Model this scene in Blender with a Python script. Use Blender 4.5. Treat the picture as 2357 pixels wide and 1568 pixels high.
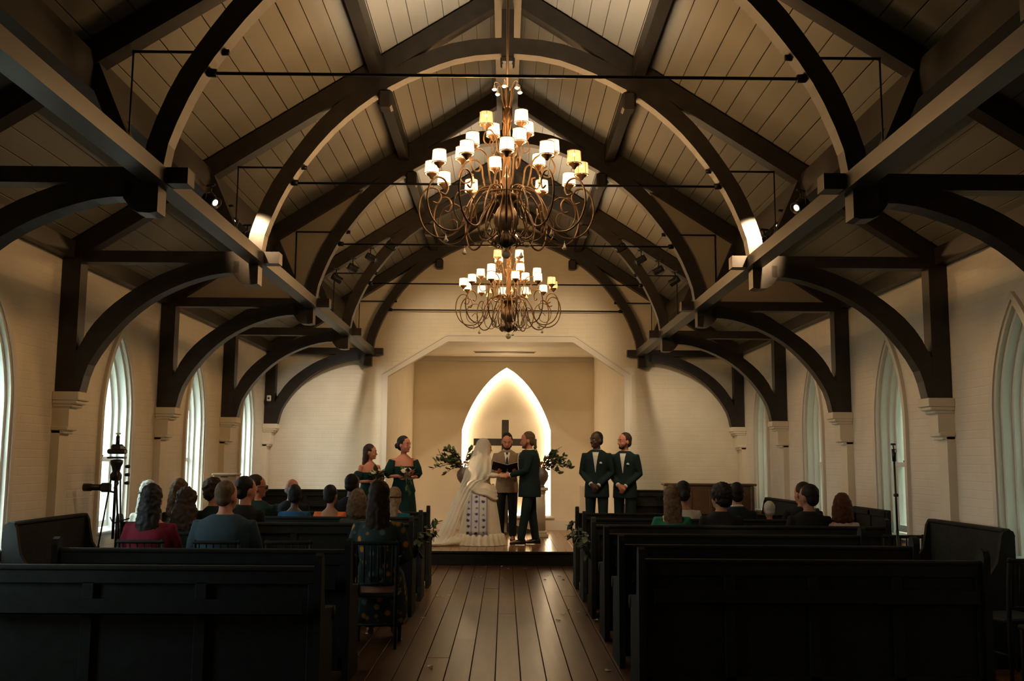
import bpy, math, random
from mathutils import Vector, Matrix
from math import pi, sin, cos, radians, sqrt, atan2
random.seed(7)
SC = bpy.context.scene
COL = SC.collection
for _o in list(bpy.data.objects):
    bpy.data.objects.remove(_o)

# ------------------------------------------------------------------ camera
FL = 35.0
cam_d = bpy.data.cameras.new('camera'); cam_d.lens = FL; cam_d.sensor_width = 36.0; cam_d.sensor_fit = 'HORIZONTAL'
cam_d.clip_start = 0.05; cam_d.clip_end = 200
cam = bpy.data.objects.new('camera', cam_d); COL.objects.link(cam)
_y, _p, _r = radians(0.387), radians(6.9), radians(0.4)
_fw = Vector((sin(_y)*cos(_p), cos(_y)*cos(_p), sin(_p)))
_r0 = Vector((cos(_y), -sin(_y), 0)); _u0 = _r0.cross(_fw)
_rt = _r0*cos(_r) + _u0*sin(_r); _up = _u0*cos(_r) - _r0*sin(_r)
cam.matrix_world = Matrix(((_rt.x, _up.x, -_fw.x, 0), (_rt.y, _up.y, -_fw.y, 0), (_rt.z, _up.z, -_fw.z, 1.58), (0, 0, 0, 1)))
SC.camera = cam

# ------------------------------------------------------------------ view, world, lights
SC.view_settings.view_transform = 'Standard'
SC.view_settings.look = 'None'
SC.view_settings.gamma = 1.0
SC.view_settings.use_curve_mapping = False
SC.view_settings.exposure = 1.75

SC.cycles.max_bounces = 7; SC.cycles.diffuse_bounces = 5; SC.cycles.glossy_bounces = 3; SC.cycles.transmission_bounces = 4
SC.cycles.transparent_max_bounces = 10; SC.cycles.volume_bounces = 0; SC.cycles.caustics_reflective = False; SC.cycles.caustics_refractive = False
W = bpy.data.worlds.new('sky'); SC.world = W; W.use_nodes = True
_bg = W.node_tree.nodes['Background']
_bg.inputs['Color'].default_value = (0.80, 0.95, 1.0, 1); _bg.inputs['Strength'].default_value = 4.6

def light(name, kind, loc, energy, color, target=None, **kw):
    d = bpy.data.lights.new(name, kind); d.energy = energy; d.color = color
    for k, v in kw.items(): setattr(d, k, v)
    o = bpy.data.objects.new(name, d); COL.objects.link(o); o.location = loc
    if target is not None:
        o.rotation_euler = (Vector(target)-Vector(loc)).to_track_quat('-Z', 'Y').to_euler()
    return o
WIN_Y = [16.09, 13.39, 10.69, 7.99, 5.29]
for wy in WIN_Y:
    for s in (-1, 1):
        o = light('daylight_portal', 'AREA', (s*4.40, wy, 1.9), 1.0, (1, 1, 1), target=(0, wy, 1.9), shape='RECTANGLE', size=0.74, size_y=2.2)
        o.data.cycles.is_portal = True
# stage lighting: track heads fixed to the third truss, thrown on the end wall and the stage
SPOT_HEADS = []
for s in (-1, 1):
    for k, (x, z) in enumerate(((2.62, 4.10), (2.35, 4.28), (2.08, 4.45), (1.78, 4.62))):
        SPOT_HEADS.append((s*x, 14.45, z))
for _s in (('stage_spot', (-2.28, 14.98, 4.20), 82, (1.0, 0.88, 0.72), (-3.1, 17.4, 1.6), 62),
           ('stage_spot', (-2.02, 14.98, 4.36), 70, (1.0, 0.80, 0.54), (-1.3, 17.2, 1.2), 70),
           ('stage_spot', (2.28, 14.98, 4.20), 55, (1.0, 0.80, 0.54), (3.0, 17.4, 1.6), 62),
           ('stage_spot', (2.02, 14.98, 4.36), 60, (1.0, 0.78, 0.5), (1.0, 17.2, 1.2), 70),
           ('stage_spot', (-1.72, 14.98, 4.56), 42, (1.0, 0.76, 0.48), (0.2, 20.2, 2.2), 60),
           ('stage_spot', (1.72, 14.98, 4.56), 42, (1.0, 0.76, 0.48), (-0.2, 20.2, 2.2), 60)):
    light(_s[0], 'SPOT', _s[1], _s[2]*.8, _s[3], target=_s[4], spot_size=radians(_s[5]), spot_blend=1.0, shadow_soft_size=0.06)
# spotlights close to the feet of the arch behind the nearest chandelier
light('arch_spot', 'SPOT', (-2.46, 8.80, 3.92), 50.0, (1.0, 0.66, 0.36), target=(-2.34, 9.2, 3.60), spot_size=radians(62), spot_blend=0.8, shadow_soft_size=0.03)
light('arch_spot', 'SPOT', (2.46, 8.80, 3.92), 130.0, (1.0, 0.68, 0.38), target=(2.34, 9.2, 3.60), spot_size=radians(62), spot_blend=0.8, shadow_soft_size=0.03)

# ------------------------------------------------------------------ helpers: objects
def link(o, parent=None):
    COL.objects.link(o)
    if parent is not None: o.parent = parent
    return o
def tag(o, label=None, cat=None, group=None, kind=None):
    if label: o['label'] = label
    if cat: o['category'] = cat
    if group: o['group'] = group
    if kind: o['kind'] = kind
    return o
def empty(name, loc=(0, 0, 0), rz=0, parent=None):
    o = bpy.data.objects.new(name, None); link(o, parent)
    o.location = loc; o.rotation_euler = (0, 0, rz); o.empty_display_size = 0.1
    return o
def copy_tree(o, parent=None, loc=None, rz=None, label=None):
    c = o.copy(); COL.objects.link(c); c.parent = parent
    if loc is not None: c.location = loc
    if rz is not None: c.rotation_euler = (0, 0, rz)
    if label: c['label'] = label
    for ch in [x for x in KIDS.get(o.name, [])]:
        copy_tree(ch, c)
    return c
KIDS = {}
def reg(o, parent):
    if parent is not None: KIDS.setdefault(parent.name, []).append(o)
    return o

class MB:
    """collects boxes, prisms, tubes and lofts into one mesh"""
    def __init__(s): s.v = []; s.f = []; s.sm = []
    def add(s, vs, fs, smooth=False, M=None):
        n = len(s.v)
        if M is not None: vs = [M @ Vector(v) for v in vs]
        s.v += [tuple(v) for v in vs]
        s.f += [tuple(i+n for i in f) for f in fs]; s.sm += [smooth]*len(fs)
        return s
    def box(s, a, b, M=None):
        x0, y0, z0 = a; x1, y1, z1 = b
        vs = [(x0,y0,z0),(x1,y0,z0),(x1,y1,z0),(x0,y1,z0),(x0,y0,z1),(x1,y0,z1),(x1,y1,z1),(x0,y1,z1)]
        return s.add(vs, [(0,3,2,1),(4,5,6,7),(0,1,5,4),(1,2,6,5),(2,3,7,6),(3,0,4,7)], M=M)
    def cbox(s, c, d, bev=0.0, M=None):
        """box by centre and size with bevelled vertical and horizontal edges"""
        hx, hy, hz = d[0]/2, d[1]/2, d[2]/2
        if bev <= 0: return s.box((c[0]-hx, c[1]-hy, c[2]-hz), (c[0]+hx, c[1]+hy, c[2]+hz), M)
        b = bev; rings = []
        def oct_(hx, hy, z, i):
            return [(c[0]+x, c[1]+y, z) for x, y in ((-hx+i,-hy),(hx-i,-hy),(hx,-hy+i),(hx,hy-i),(hx-i,hy),(-hx+i,hy),(-hx,hy-i),(-hx,-hy+i))]
        rings = [oct_(hx-b, hy-b, c[2]-hz, b*.5), oct_(hx, hy, c[2]-hz+b, b), oct_(hx, hy, c[2]+hz-b, b), oct_(hx-b, hy-b, c[2]+hz, b*.5)]
        return s.rings(rings, smooth=False, M=M)
    def rings(s, rings, smooth=True, cap=True, closed=True, M=None):
        n = len(rings[0]); vs = [v for r in rings for v in r]; fs = []
        for i in range(len(rings)-1):
            for j in range(n if closed else n-1):
                k = (j+1) % n
                fs.append((i*n+j, i*n+k, (i+1)*n+k, (i+1)*n+j))
        if cap:
            fs.append(tuple(reversed(range(n)))); m = (len(rings)-1)*n
            fs.append(tuple(m+j for j in range(n)))
        return s.add(vs, fs, smooth, M)
    def beam(s, p, q, w, h, up=(0, 0, 1)):
        """rectangular bar from p to q; w across, h along up"""
        p, q = Vector(p), Vector(q); d = (q-p).normalized(); u = Vector(up)
        x = d.cross(u).normalized(); u = x.cross(d).normalized()
        vs = []
        for c in (p, q):
            for a, b in ((-1,-1),(1,-1),(1,1),(-1,1)):
                vs.append(c + x*(a*w/2) + u*(b*h/2))
        return s.add(vs, [(0,3,2,1),(4,5,6,7),(0,1,5,4),(1,2,6,5),(2,3,7,6),(3,0,4,7)])
    def prism(s, poly, a0, a1, axis='y', smooth=False, M=None):
        """2-D polygon (x,z) extruded along y from a0 to a1 (axis x: poly is (y,z); axis z: (x,y))"""
        def pt(p, a):
            return (p[0], a, p[1]) if axis == 'y' else ((a, p[0], p[1]) if axis == 'x' else (p[0], p[1], a))
        n = len(poly); vs = [pt(p, a0) for p in poly] + [pt(p, a1) for p in poly]
        fs = [tuple(range(n)), tuple(reversed(range(n, 2*n)))] + [(i, i+n, (i+1) % n+n, (i+1) % n) for i in range(n)]
        return s.add(vs, fs, smooth, M)
    def ribbon(s, lo, hi, y0, y1):
        """solid between two polylines of equal count in the xz plane"""
        n = len(lo)
        rings = [[(lo[i][0], y0, lo[i][1]), (lo[i][0], y1, lo[i][1]), (hi[i][0], y1, hi[i][1]), (hi[i][0], y0, hi[i][1])] for i in range(n)]
        return s.rings(rings, smooth=False)
    def tube(s, pts, r, n=8, cap=True, round_ends=False, M=None):
        pts = [Vector(p) for p in pts]
        rr = list(r) if hasattr(r, '__len__') else [r]*len(pts)
        if round_ends:
            d0 = (pts[0]-pts[1]).normalized(); d1 = (pts[-1]-pts[-2]).normalized()
            a, b = pts[0], pts[-1]; ra, rb = rr[0], rr[-1]
            pts = [a+d0*ra*.95, a+d0*ra*.6] + pts + [b+d1*rb*.6, b+d1*rb*.95]
            rr = [ra*.3, ra*.8] + rr + [rb*.8, rb*.3]
        rings = []; prev = None
        for i, p in enumerate(pts):
            d = (pts[min(i+1, len(pts)-1)] - pts[max(i-1, 0)])
            d = d.normalized() if d.length > 1e-9 else Vector((0, 0, 1))
            if prev is None:
                t = Vector((0, 0, 1)) if abs(d.z) < .9 else Vector((0, 1, 0)); u = d.cross(t).normalized()
            else:
                u = (prev - d*prev.dot(d)); u = u.normalized() if u.length > 1e-6 else d.orthogonal().normalized()
            prev = u; v = d.cross(u)
            rings.append([p + u*(cos(2*pi*k/n)*rr[i]) + v*(sin(2*pi*k/n)*rr[i]) for k in range(n)])
        return s.rings(rings, True, cap, M=M)
    def loft(s, secs, n=16, M=None, pw=2.0):
        """horizontal elliptical sections: (x, y, z, rx, ry)"""
        rings = []
        for (x, y, z, rx, ry) in secs:
            r = []
            for k in range(n):
                c, q = cos(2*pi*k/n), sin(2*pi*k/n)
                c = math.copysign(abs(c)**(2/pw), c); q = math.copysign(abs(q)**(2/pw), q)
                r.append((x+c*rx, y+q*ry, z))
            rings.append(r)
        return s.rings(rings, True, M=M)
    def ell(s, c, r, n=12, m=8, M=None):
        rings = []
        for i in range(m+1):
            t = pi*(i+.001)/(m+.002) ; z = -cos(t); q = sin(t)
            rings.append([(c[0]+r[0]*q*cos(2*pi*k/n), c[1]+r[1]*q*sin(2*pi*k/n), c[2]+r[2]*z) for k in range(n)])
        return s.rings(rings, True, M=M)
    def lathe(s, prof, n=16, c=(0, 0, 0), M=None):
        """profile of (radius, z)"""
        return s.rings([[(c[0]+r*cos(2*pi*k/n), c[1]+r*sin(2*pi*k/n), c[2]+z) for k in range(n)] for r, z in prof], True, M=M)
    def mesh(s, name, mat):
        me = bpy.data.meshes.new(name); me.from_pydata(s.v, [], s.f)
        me.polygons.foreach_set('use_smooth', s.sm)
        if mat: me.materials.append(mat)
        me.validate(); me.update()
        return me
    def build(s, name, mat, parent=None, loc=None, label=None, remesh=None, smooth=0, disp=None):
        me = s.mesh(name, mat)
        o = bpy.data.objects.new(name, me); link(o, parent); reg(o, parent)
        if loc is not None: o.location = loc
        if label: o['label'] = label
        if remesh:
            m = o.modifiers.new('union', 'REMESH'); m.mode = 'VOXEL'; m.voxel_size = remesh; m.use_smooth_shade = True
            if smooth:
                m = o.modifiers.new('soft', 'SMOOTH'); m.iterations = smooth; m.factor = .5
        if disp:
            t = bpy.data.textures.get('clumps') or bpy.data.textures.new('clumps', 'CLOUDS'); t.noise_scale = .03
            m = o.modifiers.new('strands', 'DISPLACE'); m.texture = t; m.strength = disp; m.mid_level = .5
        return o
def inst(mesh, name, parent, M=None, loc=None, rot=None):
    o = bpy.data.objects.new(name, mesh); link(o, parent); reg(o, parent)
    if M is not None: o.matrix_basis = M
    if loc is not None: o.location = loc
    if rot is not None: o.rotation_euler = rot
    return o
def resample(pts, n):
    pts = [Vector((p[0], p[1], 0)) for p in pts]; L = [0]
    for i in range(1, len(pts)): L.append(L[-1]+(pts[i]-pts[i-1]).length)
    out = []
    for k in range(n):
        t = L[-1]*k/(n-1); i = max(j for j in range(len(L)) if L[j] <= t+1e-9); i = min(i, len(pts)-2)
        u = (t-L[i])/(L[i+1]-L[i]); p = [pts[max(i-1, 0)], pts[i], pts[i+1], pts[min(i+2, len(pts)-1)]]
        q = .5*((2*p[1])+(-p[0]+p[2])*u+(2*p[0]-5*p[1]+4*p[2]-p[3])*u*u+(-p[0]+3*p[1]-3*p[2]+p[3])*u**3)
        out.append((q.x, q.y))
    return out
def spline(pts, k=5):
    """Catmull-Rom through 3-D points"""
    P = [Vector(p) for p in pts]; out = []
    for i in range(len(P)-1):
        a, b, c, d = P[max(i-1, 0)], P[i], P[i+1], P[min(i+2, len(P)-1)]
        for j in range(k):
            u = j/k
            out.append(.5*((2*b)+(-a+c)*u+(2*a-5*b+4*c-d)*u*u+(-a+3*b-3*c+d)*u**3))
    out.append(P[-1]); return out

# ------------------------------------------------------------------ materials
def mat(name, col, rough=.6, metal=0, bump=None, var=0, scale=6, emit=None, estr=0, spec=.5, stretch=None, sheen=0, coat=0):
    m = bpy.data.materials.new(name); m.use_nodes = True
    nt = m.node_tree; b = nt.nodes['Principled BSDF']
    b.inputs['Base Color'].default_value = (*col, 1); b.inputs['Roughness'].default_value = rough
    b.inputs['Metallic'].default_value = metal; b.inputs['Specular IOR Level'].default_value = spec
    b.inputs['Sheen Weight'].default_value = sheen; b.inputs['Coat Weight'].default_value = coat
    if emit: b.inputs['Emission Color'].default_value = (*emit, 1); b.inputs['Emission Strength'].default_value = estr
    if var or bump:
        tc = nt.nodes.new('ShaderNodeTexCoord'); mp = nt.nodes.new('ShaderNodeMapping')
        nt.links.new(tc.outputs['Object'], mp.inputs['Vector'])
        mp.inputs['Scale'].default_value = stretch or (1, 1, 1)
        nz = nt.nodes.new('ShaderNodeTexNoise'); nz.inputs['Scale'].default_value = scale; nz.inputs['Detail'].default_value = 5
        nt.links.new(mp.outputs['Vector'], nz.inputs['Vector'])
        if var:
            rp = nt.nodes.new('ShaderNodeValToRGB'); e = rp.color_ramp.elements
            e[0].position = .3; e[1].position = .72
            e[0].color = (*[max(0, c*(1-var)) for c in col], 1); e[1].color = (*[min(1, c*(1+var)) for c in col], 1)
            nt.links.new(nz.outputs['Fac'], rp.inputs['Fac']); nt.links.new(rp.outputs['Color'], b.inputs['Base Color'])
        if bump:
            bp = nt.nodes.new('ShaderNodeBump'); bp.inputs['Strength'].default_value = bump; bp.inputs['Distance'].default_value = .01
            nt.links.new(nz.outputs['Fac'], bp.inputs['Height']); nt.links.new(bp.outputs['Normal'], b.inputs['Normal'])
    return m
def brick_paint(name, col, rot):
    """painted brickwork: courses show only as shallow relief under the paint"""
    m = mat(name, col, .55, var=.05, scale=3)
    nt = m.node_tree; b = nt.nodes['Principled BSDF']; tc = [n for n in nt.nodes if n.type == 'TEX_COORD'][0]
    sx = nt.nodes.new('ShaderNodeSeparateXYZ'); cx = nt.nodes.new('ShaderNodeCombineXYZ')
    nt.links.new(tc.outputs['Object'], sx.inputs[0])
    nt.links.new(sx.outputs['Y' if rot else 'X'], cx.inputs[0]); nt.links.new(sx.outputs['Z'], cx.inputs[1])
    br = nt.nodes.new('ShaderNodeTexBrick'); br.inputs['Scale'].default_value = 1.0
    br.inputs['Brick Width'].default_value = .22; br.inputs['Row Height'].default_value = .075; br.inputs['Mortar Size'].default_value = .006; br.inputs['Mortar Smooth'].default_value = .6
    nt.links.new(cx.outputs[0], br.inputs['Vector'])
    bp = nt.nodes.new('ShaderNodeBump'); bp.invert = True; bp.inputs['Strength'].default_value = .35; bp.inputs['Distance'].default_value = .006
    nt.links.new(br.outputs['Fac'], bp.inputs['Height']); nt.links.new(bp.outputs['Normal'], b.inputs['Normal'])
    return m
M_WALLY = brick_paint('painted_brick', (.80, .74, .63), True)
M_WALLX = brick_paint('painted_brick_end', (.78, .71, .57), False)
M_PLAST = mat('cream_plaster', (.78, .71, .57), .6, var=.04, scale=2, bump=.05)
M_TRIM = mat('white_trim', (.70, .66, .58), .4)
M_REVEAL = mat('white_window_paint', (.78, .78, .74), .35)
M_CEIL = mat('ceiling_boards', (.225, .215, .185), .6, var=.06, scale=4, stretch=(1, .15, 1))
M_GAP = mat('floor_joint', (.10, .08, .065), .8)  # dark colour of the base that shows between the floor boards
M_GAPC = mat('ceiling_joint', (.11, .10, .08), .8)
M_WOOD = mat('dark_timber', (.018, .0145, .011), .42, var=.35, scale=9, stretch=(1, .25, 1), bump=.15)
M_PEW = mat('black_oak', (.014, .0155, .014), .72, var=.3, scale=12, bump=.1, spec=.2)
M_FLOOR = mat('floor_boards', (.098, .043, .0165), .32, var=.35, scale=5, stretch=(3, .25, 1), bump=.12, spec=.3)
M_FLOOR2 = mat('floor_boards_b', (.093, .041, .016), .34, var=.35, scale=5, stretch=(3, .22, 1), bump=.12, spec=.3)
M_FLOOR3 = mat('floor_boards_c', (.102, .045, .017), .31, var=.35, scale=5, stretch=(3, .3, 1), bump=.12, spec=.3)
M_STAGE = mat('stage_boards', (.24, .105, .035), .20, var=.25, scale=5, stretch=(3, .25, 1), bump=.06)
M_IRON = mat('black_iron', (.012, .012, .012), .45, metal=.6)
M_BRONZE = mat('aged_bronze', (.11, .062, .026), .5, metal=.6)
M_BRONZE_D = mat('dark_bronze', (.10, .06, .03), .45, metal=.8)
M_BLACK = mat('black_plastic', (.010, .011, .012), .4)
M_PIT = mat('black_lens', (.01, .012, .015), .08)
def led_mat(name, col, s):
    m = bpy.data.materials.new(name); m.use_nodes = True; nt = m.node_tree
    nt.nodes.remove(nt.nodes['Principled BSDF']); e = nt.nodes.new('ShaderNodeEmission')
    e.inputs[0].default_value = (*col, 1); e.inputs[1].default_value = s
    nt.links.new(e.outputs[0], nt.nodes['Material Output'].inputs[0]); return m
M_LED = led_mat('led_strip', (1.0, .74, .46), 5.5)
def shade_mat(name, col, s, t):
    m = led_mat(name, col, s); nt = m.node_tree; e = [n for n in nt.nodes if n.type == 'EMISSION'][0]
    tr = nt.nodes.new('ShaderNodeBsdfTransparent'); tr.inputs[0].default_value = (1, .86, .66, 1); mx = nt.nodes.new('ShaderNodeMixShader'); mx.inputs[0].default_value = t
    nt.links.new(e.outputs[0], mx.inputs[1]); nt.links.new(tr.outputs[0], mx.inputs[2]); nt.links.new(mx.outputs[0], nt.nodes['Material Output'].inputs[0]); return m
M_SHADE = shade_mat('lit_shade', (1.0, .60, .30), 2.2, .5)
M_SHADE_D = shade_mat('lit_shade_dim', (1.0, .50, .19), .75, .5)
M_BULB = led_mat('lit_bulb', (1.0, .66, .36), 12)
M_LENS = led_mat('lit_lens', (1.0, .80, .58), 1.6)
def glass_mat(name, tint, refl):
    m = bpy.data.materials.new(name); m.use_nodes = True; nt = m.node_tree
    nt.nodes.remove(nt.nodes['Principled BSDF'])
    t = nt.nodes.new('ShaderNodeBsdfTransparent'); t.inputs[0].default_value = (*tint, 1)
    g = nt.nodes.new('ShaderNodeBsdfGlossy'); g.inputs['Roughness'].default_value = .03
    mx = nt.nodes.new('ShaderNodeMixShader'); mx.inputs[0].default_value = refl
    nt.links.new(t.outputs[0], mx.inputs[1]); nt.links.new(g.outputs[0], mx.inputs[2]); nt.links.new(mx.outputs[0], nt.nodes['Material Output'].inputs[0])
    return m
M_GLASS = glass_mat('window_glass', (.92, .95, .93), .10)
M_CRYSTAL = mat('crystal', (.75, .68, .55), .08, spec=.9)

# ================================================================== THE SETTING
XW = 4.15; Y0 = -1.6; YE = 17.40; YB = 20.25; ZS = 0.21; ZT = 3.62
def ceil_z(x): return 6.25 - .644*abs(x)

# ---- floor: base and individual boards
flo = MB().box((-4.45, Y0-.2, -.12), (4.45, YE+.2, -.022)).build('floor', M_GAP); tag(flo, kind='structure')
bw = .187
row = 0; x = -4.15 - .02
while x < 4.15:
    y = Y0; k = 0
    cuts = [Y0, random.uniform(2, 5), random.uniform(8.0, 13.5), YE]
    for a, b in zip(cuts, cuts[1:]):
        m = (M_FLOOR, M_FLOOR2, M_FLOOR3)[random.randrange(3)]
        dz = random.uniform(-.0012, .0012)
        MB().cbox((x+bw/2, (a+b)/2, -.011+dz), (bw-.007, b-a-.004, .022), .002).build('plank', m, flo)
    x += bw; row += 1
# ---- stage
stg = MB().box((-4.14, 15.46, 0), (4.14, YB, ZS-.022)).build('stage_floor', M_PEW); tag(stg, kind='structure', label='low wooden stage under the wedding party', cat='stage')
MB().box((-4.14, 15.42, ZS-.03), (4.14, 15.46, ZS)).build('nosing', M_PEW, stg)
MB().box((-4.14, 15.435, .005), (4.14, 15.46, ZS-.045)).build('riser', M_PEW, stg)
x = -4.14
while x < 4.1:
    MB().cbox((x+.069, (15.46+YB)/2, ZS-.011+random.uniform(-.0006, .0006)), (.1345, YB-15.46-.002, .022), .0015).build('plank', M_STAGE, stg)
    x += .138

# ---- ceiling slopes: backing plus boards running the length of the nave
ce = MB()
for s in (-1, 1):
    ce.add([(0, Y0, 6.29), (0, YE+.1, 6.29), (s*4.5, YE+.1, ceil_z(4.5)+.04), (s*4.5, Y0, ceil_z(4.5)+.04),
            (0, Y0, 6.39), (0, YE+.1, 6.39), (s*4.5, YE+.1, ceil_z(4.5)+.14), (s*4.5, Y0, ceil_z(4.5)+.14)],
           [(0,1,2,3),(7,6,5,4),(0,4,5,1),(1,5,6,2),(2,6,7,3),(3,7,4,0)])
cei = ce.build('ceiling', M_GAPC); tag(cei, kind='structure')
ang = math.atan(.644); sl = 4.2/cos(ang); pw_ = .176
for s in (-1, 1):
    d = .04
    while d < sl:
        c = d+pw_/2; xx = c*cos(ang); zz = 6.25 - c*sin(ang)
        M = Matrix.Translation((s*xx, (Y0+YE)/2, zz+.018+random.uniform(-.0015, .0015))) @ Matrix.Rotation(s*ang, 4, 'Y')
        o = MB().cbox((0, 0, 0), (pw_-.0055, YE-Y0-.01, .02), .003, M=M).build('plank', M_CEIL, cei)
        d += pw_

# ---- side walls with lancet openings
def lancet(w, spring, apex, n=8):
    """right-hand half of a pointed arch: list of (y offset, z) from spring to apex"""
    h = apex-spring; R = (w*w+h*h)/(2*w); cx = w-R; out = []
    a1 = math.asin(min(1, h/R))
    for i in range(n+1):
        a = a1*i/n; out.append((cx+R*cos(a), spring+R*sin(a)))
    out[-1] = (0, apex); return out
OW, OSP, OAP, OSILL = .37, 1.98, 2.88, .83
def side_wall(s):
    mb = MB(); xa, xb = (XW, XW+.32) if s > 0 else (-XW-.32, -XW)
    ys = sorted(WIN_Y); y = Y0-.2
    for wy in ys:
        mb.box((xa, y, -.1), (xb, wy-OW, ZT)); y = wy+OW
        mb.box((xa, wy-OW, -.1), (xb, wy+OW, OSILL))
        L = lancet(OW, OSP, OAP)
        for sg in (-1, 1):
            for (a, za), (b, zb) in zip(L, L[1:]):
                mb.prism([(wy+sg*a, za), (wy+sg*a, ZT), (wy+sg*b, ZT), (wy+sg*b, zb)], xa, xb, axis='x')
    mb.box((xa, y, -.1), (xb, YB+.3, ZT))
    o = mb.build('wall_left' if s < 0 else 'wall_right', M_WALLY); tag(o, kind='structure')
side_wall(-1); side_wall(1)
def window(s, wy, n):
    root = empty('window_%d' % n, (s*XW, wy, 0)); tag(root, kind='structure')
    def ring(wo, so, ao, wi, si, ai, sill, x0, x1, name, m, par=root, bottom=True):
        mb = MB()
        Lo = lancet(wo, so, ao, 10); Li = lancet(wi, si, ai, 10)
        po = [(wo, sill)]+Lo; pi_ = [(wi, sill)]+Li
        po = po + [(-a, b) for a, b in reversed(po[:-1])]; pi_ = pi_ + [(-a, b) for a, b in reversed(pi_[:-1])]
        a0, a1 = sorted((s*x0, s*x1))
        rr = [[(a0, po[i][0], po[i][1]), (a1, po[i][0], po[i][1]), (a1, pi_[i][0], pi_[i][1]), (a0, pi_[i][0], pi_[i][1])] for i in range(len(po))]
        mb.rings(rr, smooth=False)
        return mb.build(name, m, par)
    ring(.46, 1.98, 2.985, .40, 1.98, 2.92, OSILL-.12, -.035, .0, 'moulding', M_TRIM)
    ring(.405, 1.98, 2.925, .365, 1.98, 2.87, OSILL-.1, -.02, .02, 'moulding', M_TRIM)
    ring(.368, 1.98, 2.875, .335, 1.97, 2.82, OSILL, .02, .10, 'jamb', M_REVEAL)
    ring(.366, 1.98, 2.87, .30, 1.95, 2.76, OSILL, .10, .16, 'jamb', M_REVEAL)
    sash = ring(.30, 1.95, 2.76, .262, 1.94, 2.70, OSILL+.02, .155, .205, 'sash', M_REVEAL)
    a0, a1 = sorted((s*.15, s*.20))
    MB().box((a0, -.30, 1.545), (a1, .30, 1.595)).build('meeting_rail', M_REVEAL, root)
    MB().box((a0, -.27, OSILL+.02), (a1, .27, OSILL+.09)).build('bottom_rail', M_REVEAL, root)
    a0, a1 = sorted((s*-.05, s*.16)); MB().cbox(((a0+a1)/2, 0, OSILL-.015), (abs(a1-a0), .86, .035), .008).build('window_sill', M_REVEAL, root)
    MB().cbox((s*.14, 0, 1.605), (.03, .06, .02), .004).build('sash_lock', M_IRON, root)
    xg = s*.18
    MB().box((min(xg, xg+s*.004), -.27, OSILL+.05), (max(xg, xg+s*.004), .27, 1.56)).build('pane', M_GLASS, root)
    L = lancet(.27, 1.94, 2.71, 8); poly = [(.27, 1.57)]+L; poly = poly+[(-a, b) for a, b in reversed(poly[:-1])]
    MB().prism(poly, xg, xg+.004, axis='x').build('pane', M_GLASS, root)
n = 1
for s in (-1, 1):
    for wy in WIN_Y: window(s, wy, n); n += 1
# cornice board where wall meets roof, corbelled pilasters under every truss
TY = [3.86, 6.56, 9.27, 11.97, 14.68, 17.29]
for s in (-1, 1):
    o = MB().box((min(s*4.04, s*4.15), Y0, 3.44), (max(s*4.04, s*4.15), YE, 3.60)).build('wall_plate', M_WOOD)
    tag(o, 'dark timber wall plate along the top of the %s wall' % ('left' if s < 0 else 'right'), 'beam')
    o = MB().box((min(s*4.12, s*4.15), Y0, 0), (max(s*4.12, s*4.15), 15.4, .16)).build('baseboard_%s' % ('left' if s < 0 else 'right'), M_TRIM); tag(o, kind='structure')
nt_ = 1
for ty in TY:
    for s in (-1, 1):
        r = empty('trim_%d' % nt_, (s*XW, ty, 0)); tag(r, kind='structure'); nt_ += 1
        yo = 0 if ty < 17 else -.04
        def blk(name, d, z0, z1, wy, bev=.0, yo=yo):
            MB().cbox((-s*d/2, yo, (z0+z1)/2), (d, wy, z1-z0), bev).build(name, M_PLAST, r)
        blk('pilaster_shaft', .08, .0, 1.83, .20)
        blk('corbel_foot', .12, 1.80, 1.835, .20, .006); blk('corbel_foot', .15, 1.83, 1.87, .22, .008)
        blk('corbel_block', .155, 1.86, 2.05, .20)
        blk('corbel_mould', .19, 2.04, 2.075, .22, .01); blk('corbel_mould', .225, 2.07, 2.11, .24, .01)
        blk('corbel_cap', .245, 2.105, 2.185, .25, .006)

# ---- end wall with an eight-sided opening, and the wall behind the camera
op = [(-2.05, ZS), (-2.05, 3.04), (-1.0, 3.66), (1.19, 3.66), (2.09, 3.07), (2.09, ZS)]
ew = MB()
def wall_poly(poly): ew.prism(poly, YE, YE+.14)
wall_poly([(-4.3, 0), (-2.05, 0), (-2.05, 3.04), (-4.3, 3.04)]); wall_poly([(2.09, 0), (4.3, 0), (4.3, 3.07), (2.09, 3.07)])
wall_poly([(-4.3, 3.04), (-2.05, 3.04), (-1.0, 3.66), (-4.3, 3.66)]); wall_poly([(2.09, 3.07), (4.3, 3.07), (4.3, 3.66), (1.19, 3.66)])
wall_poly([(-4.3, 3.66), (4.3, 3.66), (0, 6.43)])
o = ew.build('wall_back', M_WALLX); tag(o, kind='structure')
bk = MB().prism([(-4.3, -.1), (4.3, -.1), (4.3, 3.66), (0, 6.43), (-4.3, 3.66)], Y0-.15, Y0).build('wall_front', M_WALLX); tag(bk, kind='structure')
# flat casing and back-band round the opening
def casing(w0, w1, y0, y1, name, m, num):
    def off(d): return [(-2.05-d, ZS), (-2.05-d, 3.04+d*.3), (-1.0-d*.3, 3.66+d), (1.19+d*.3, 3.66+d), (2.09+d, 3.07+d*.3), (2.09+d, ZS)]
    a, b = off(w0), off(w1)
    mb = MB().rings([[(a[i][0], y0, a[i][1]), (a[i][0], y1, a[i][1]), (b[i][0], y1, b[i][1]), (b[i][0], y0, b[i][1])] for i in range(6)], smooth=False)
    o = mb.build('trim_%d' % num, m); tag(o, kind='structure')
casing(0, .115, YE-.022, YE, 'casing', M_TRIM, 30)
casing(.10, .13, YE-.038, YE, 'back_band', M_TRIM, 31)
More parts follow.
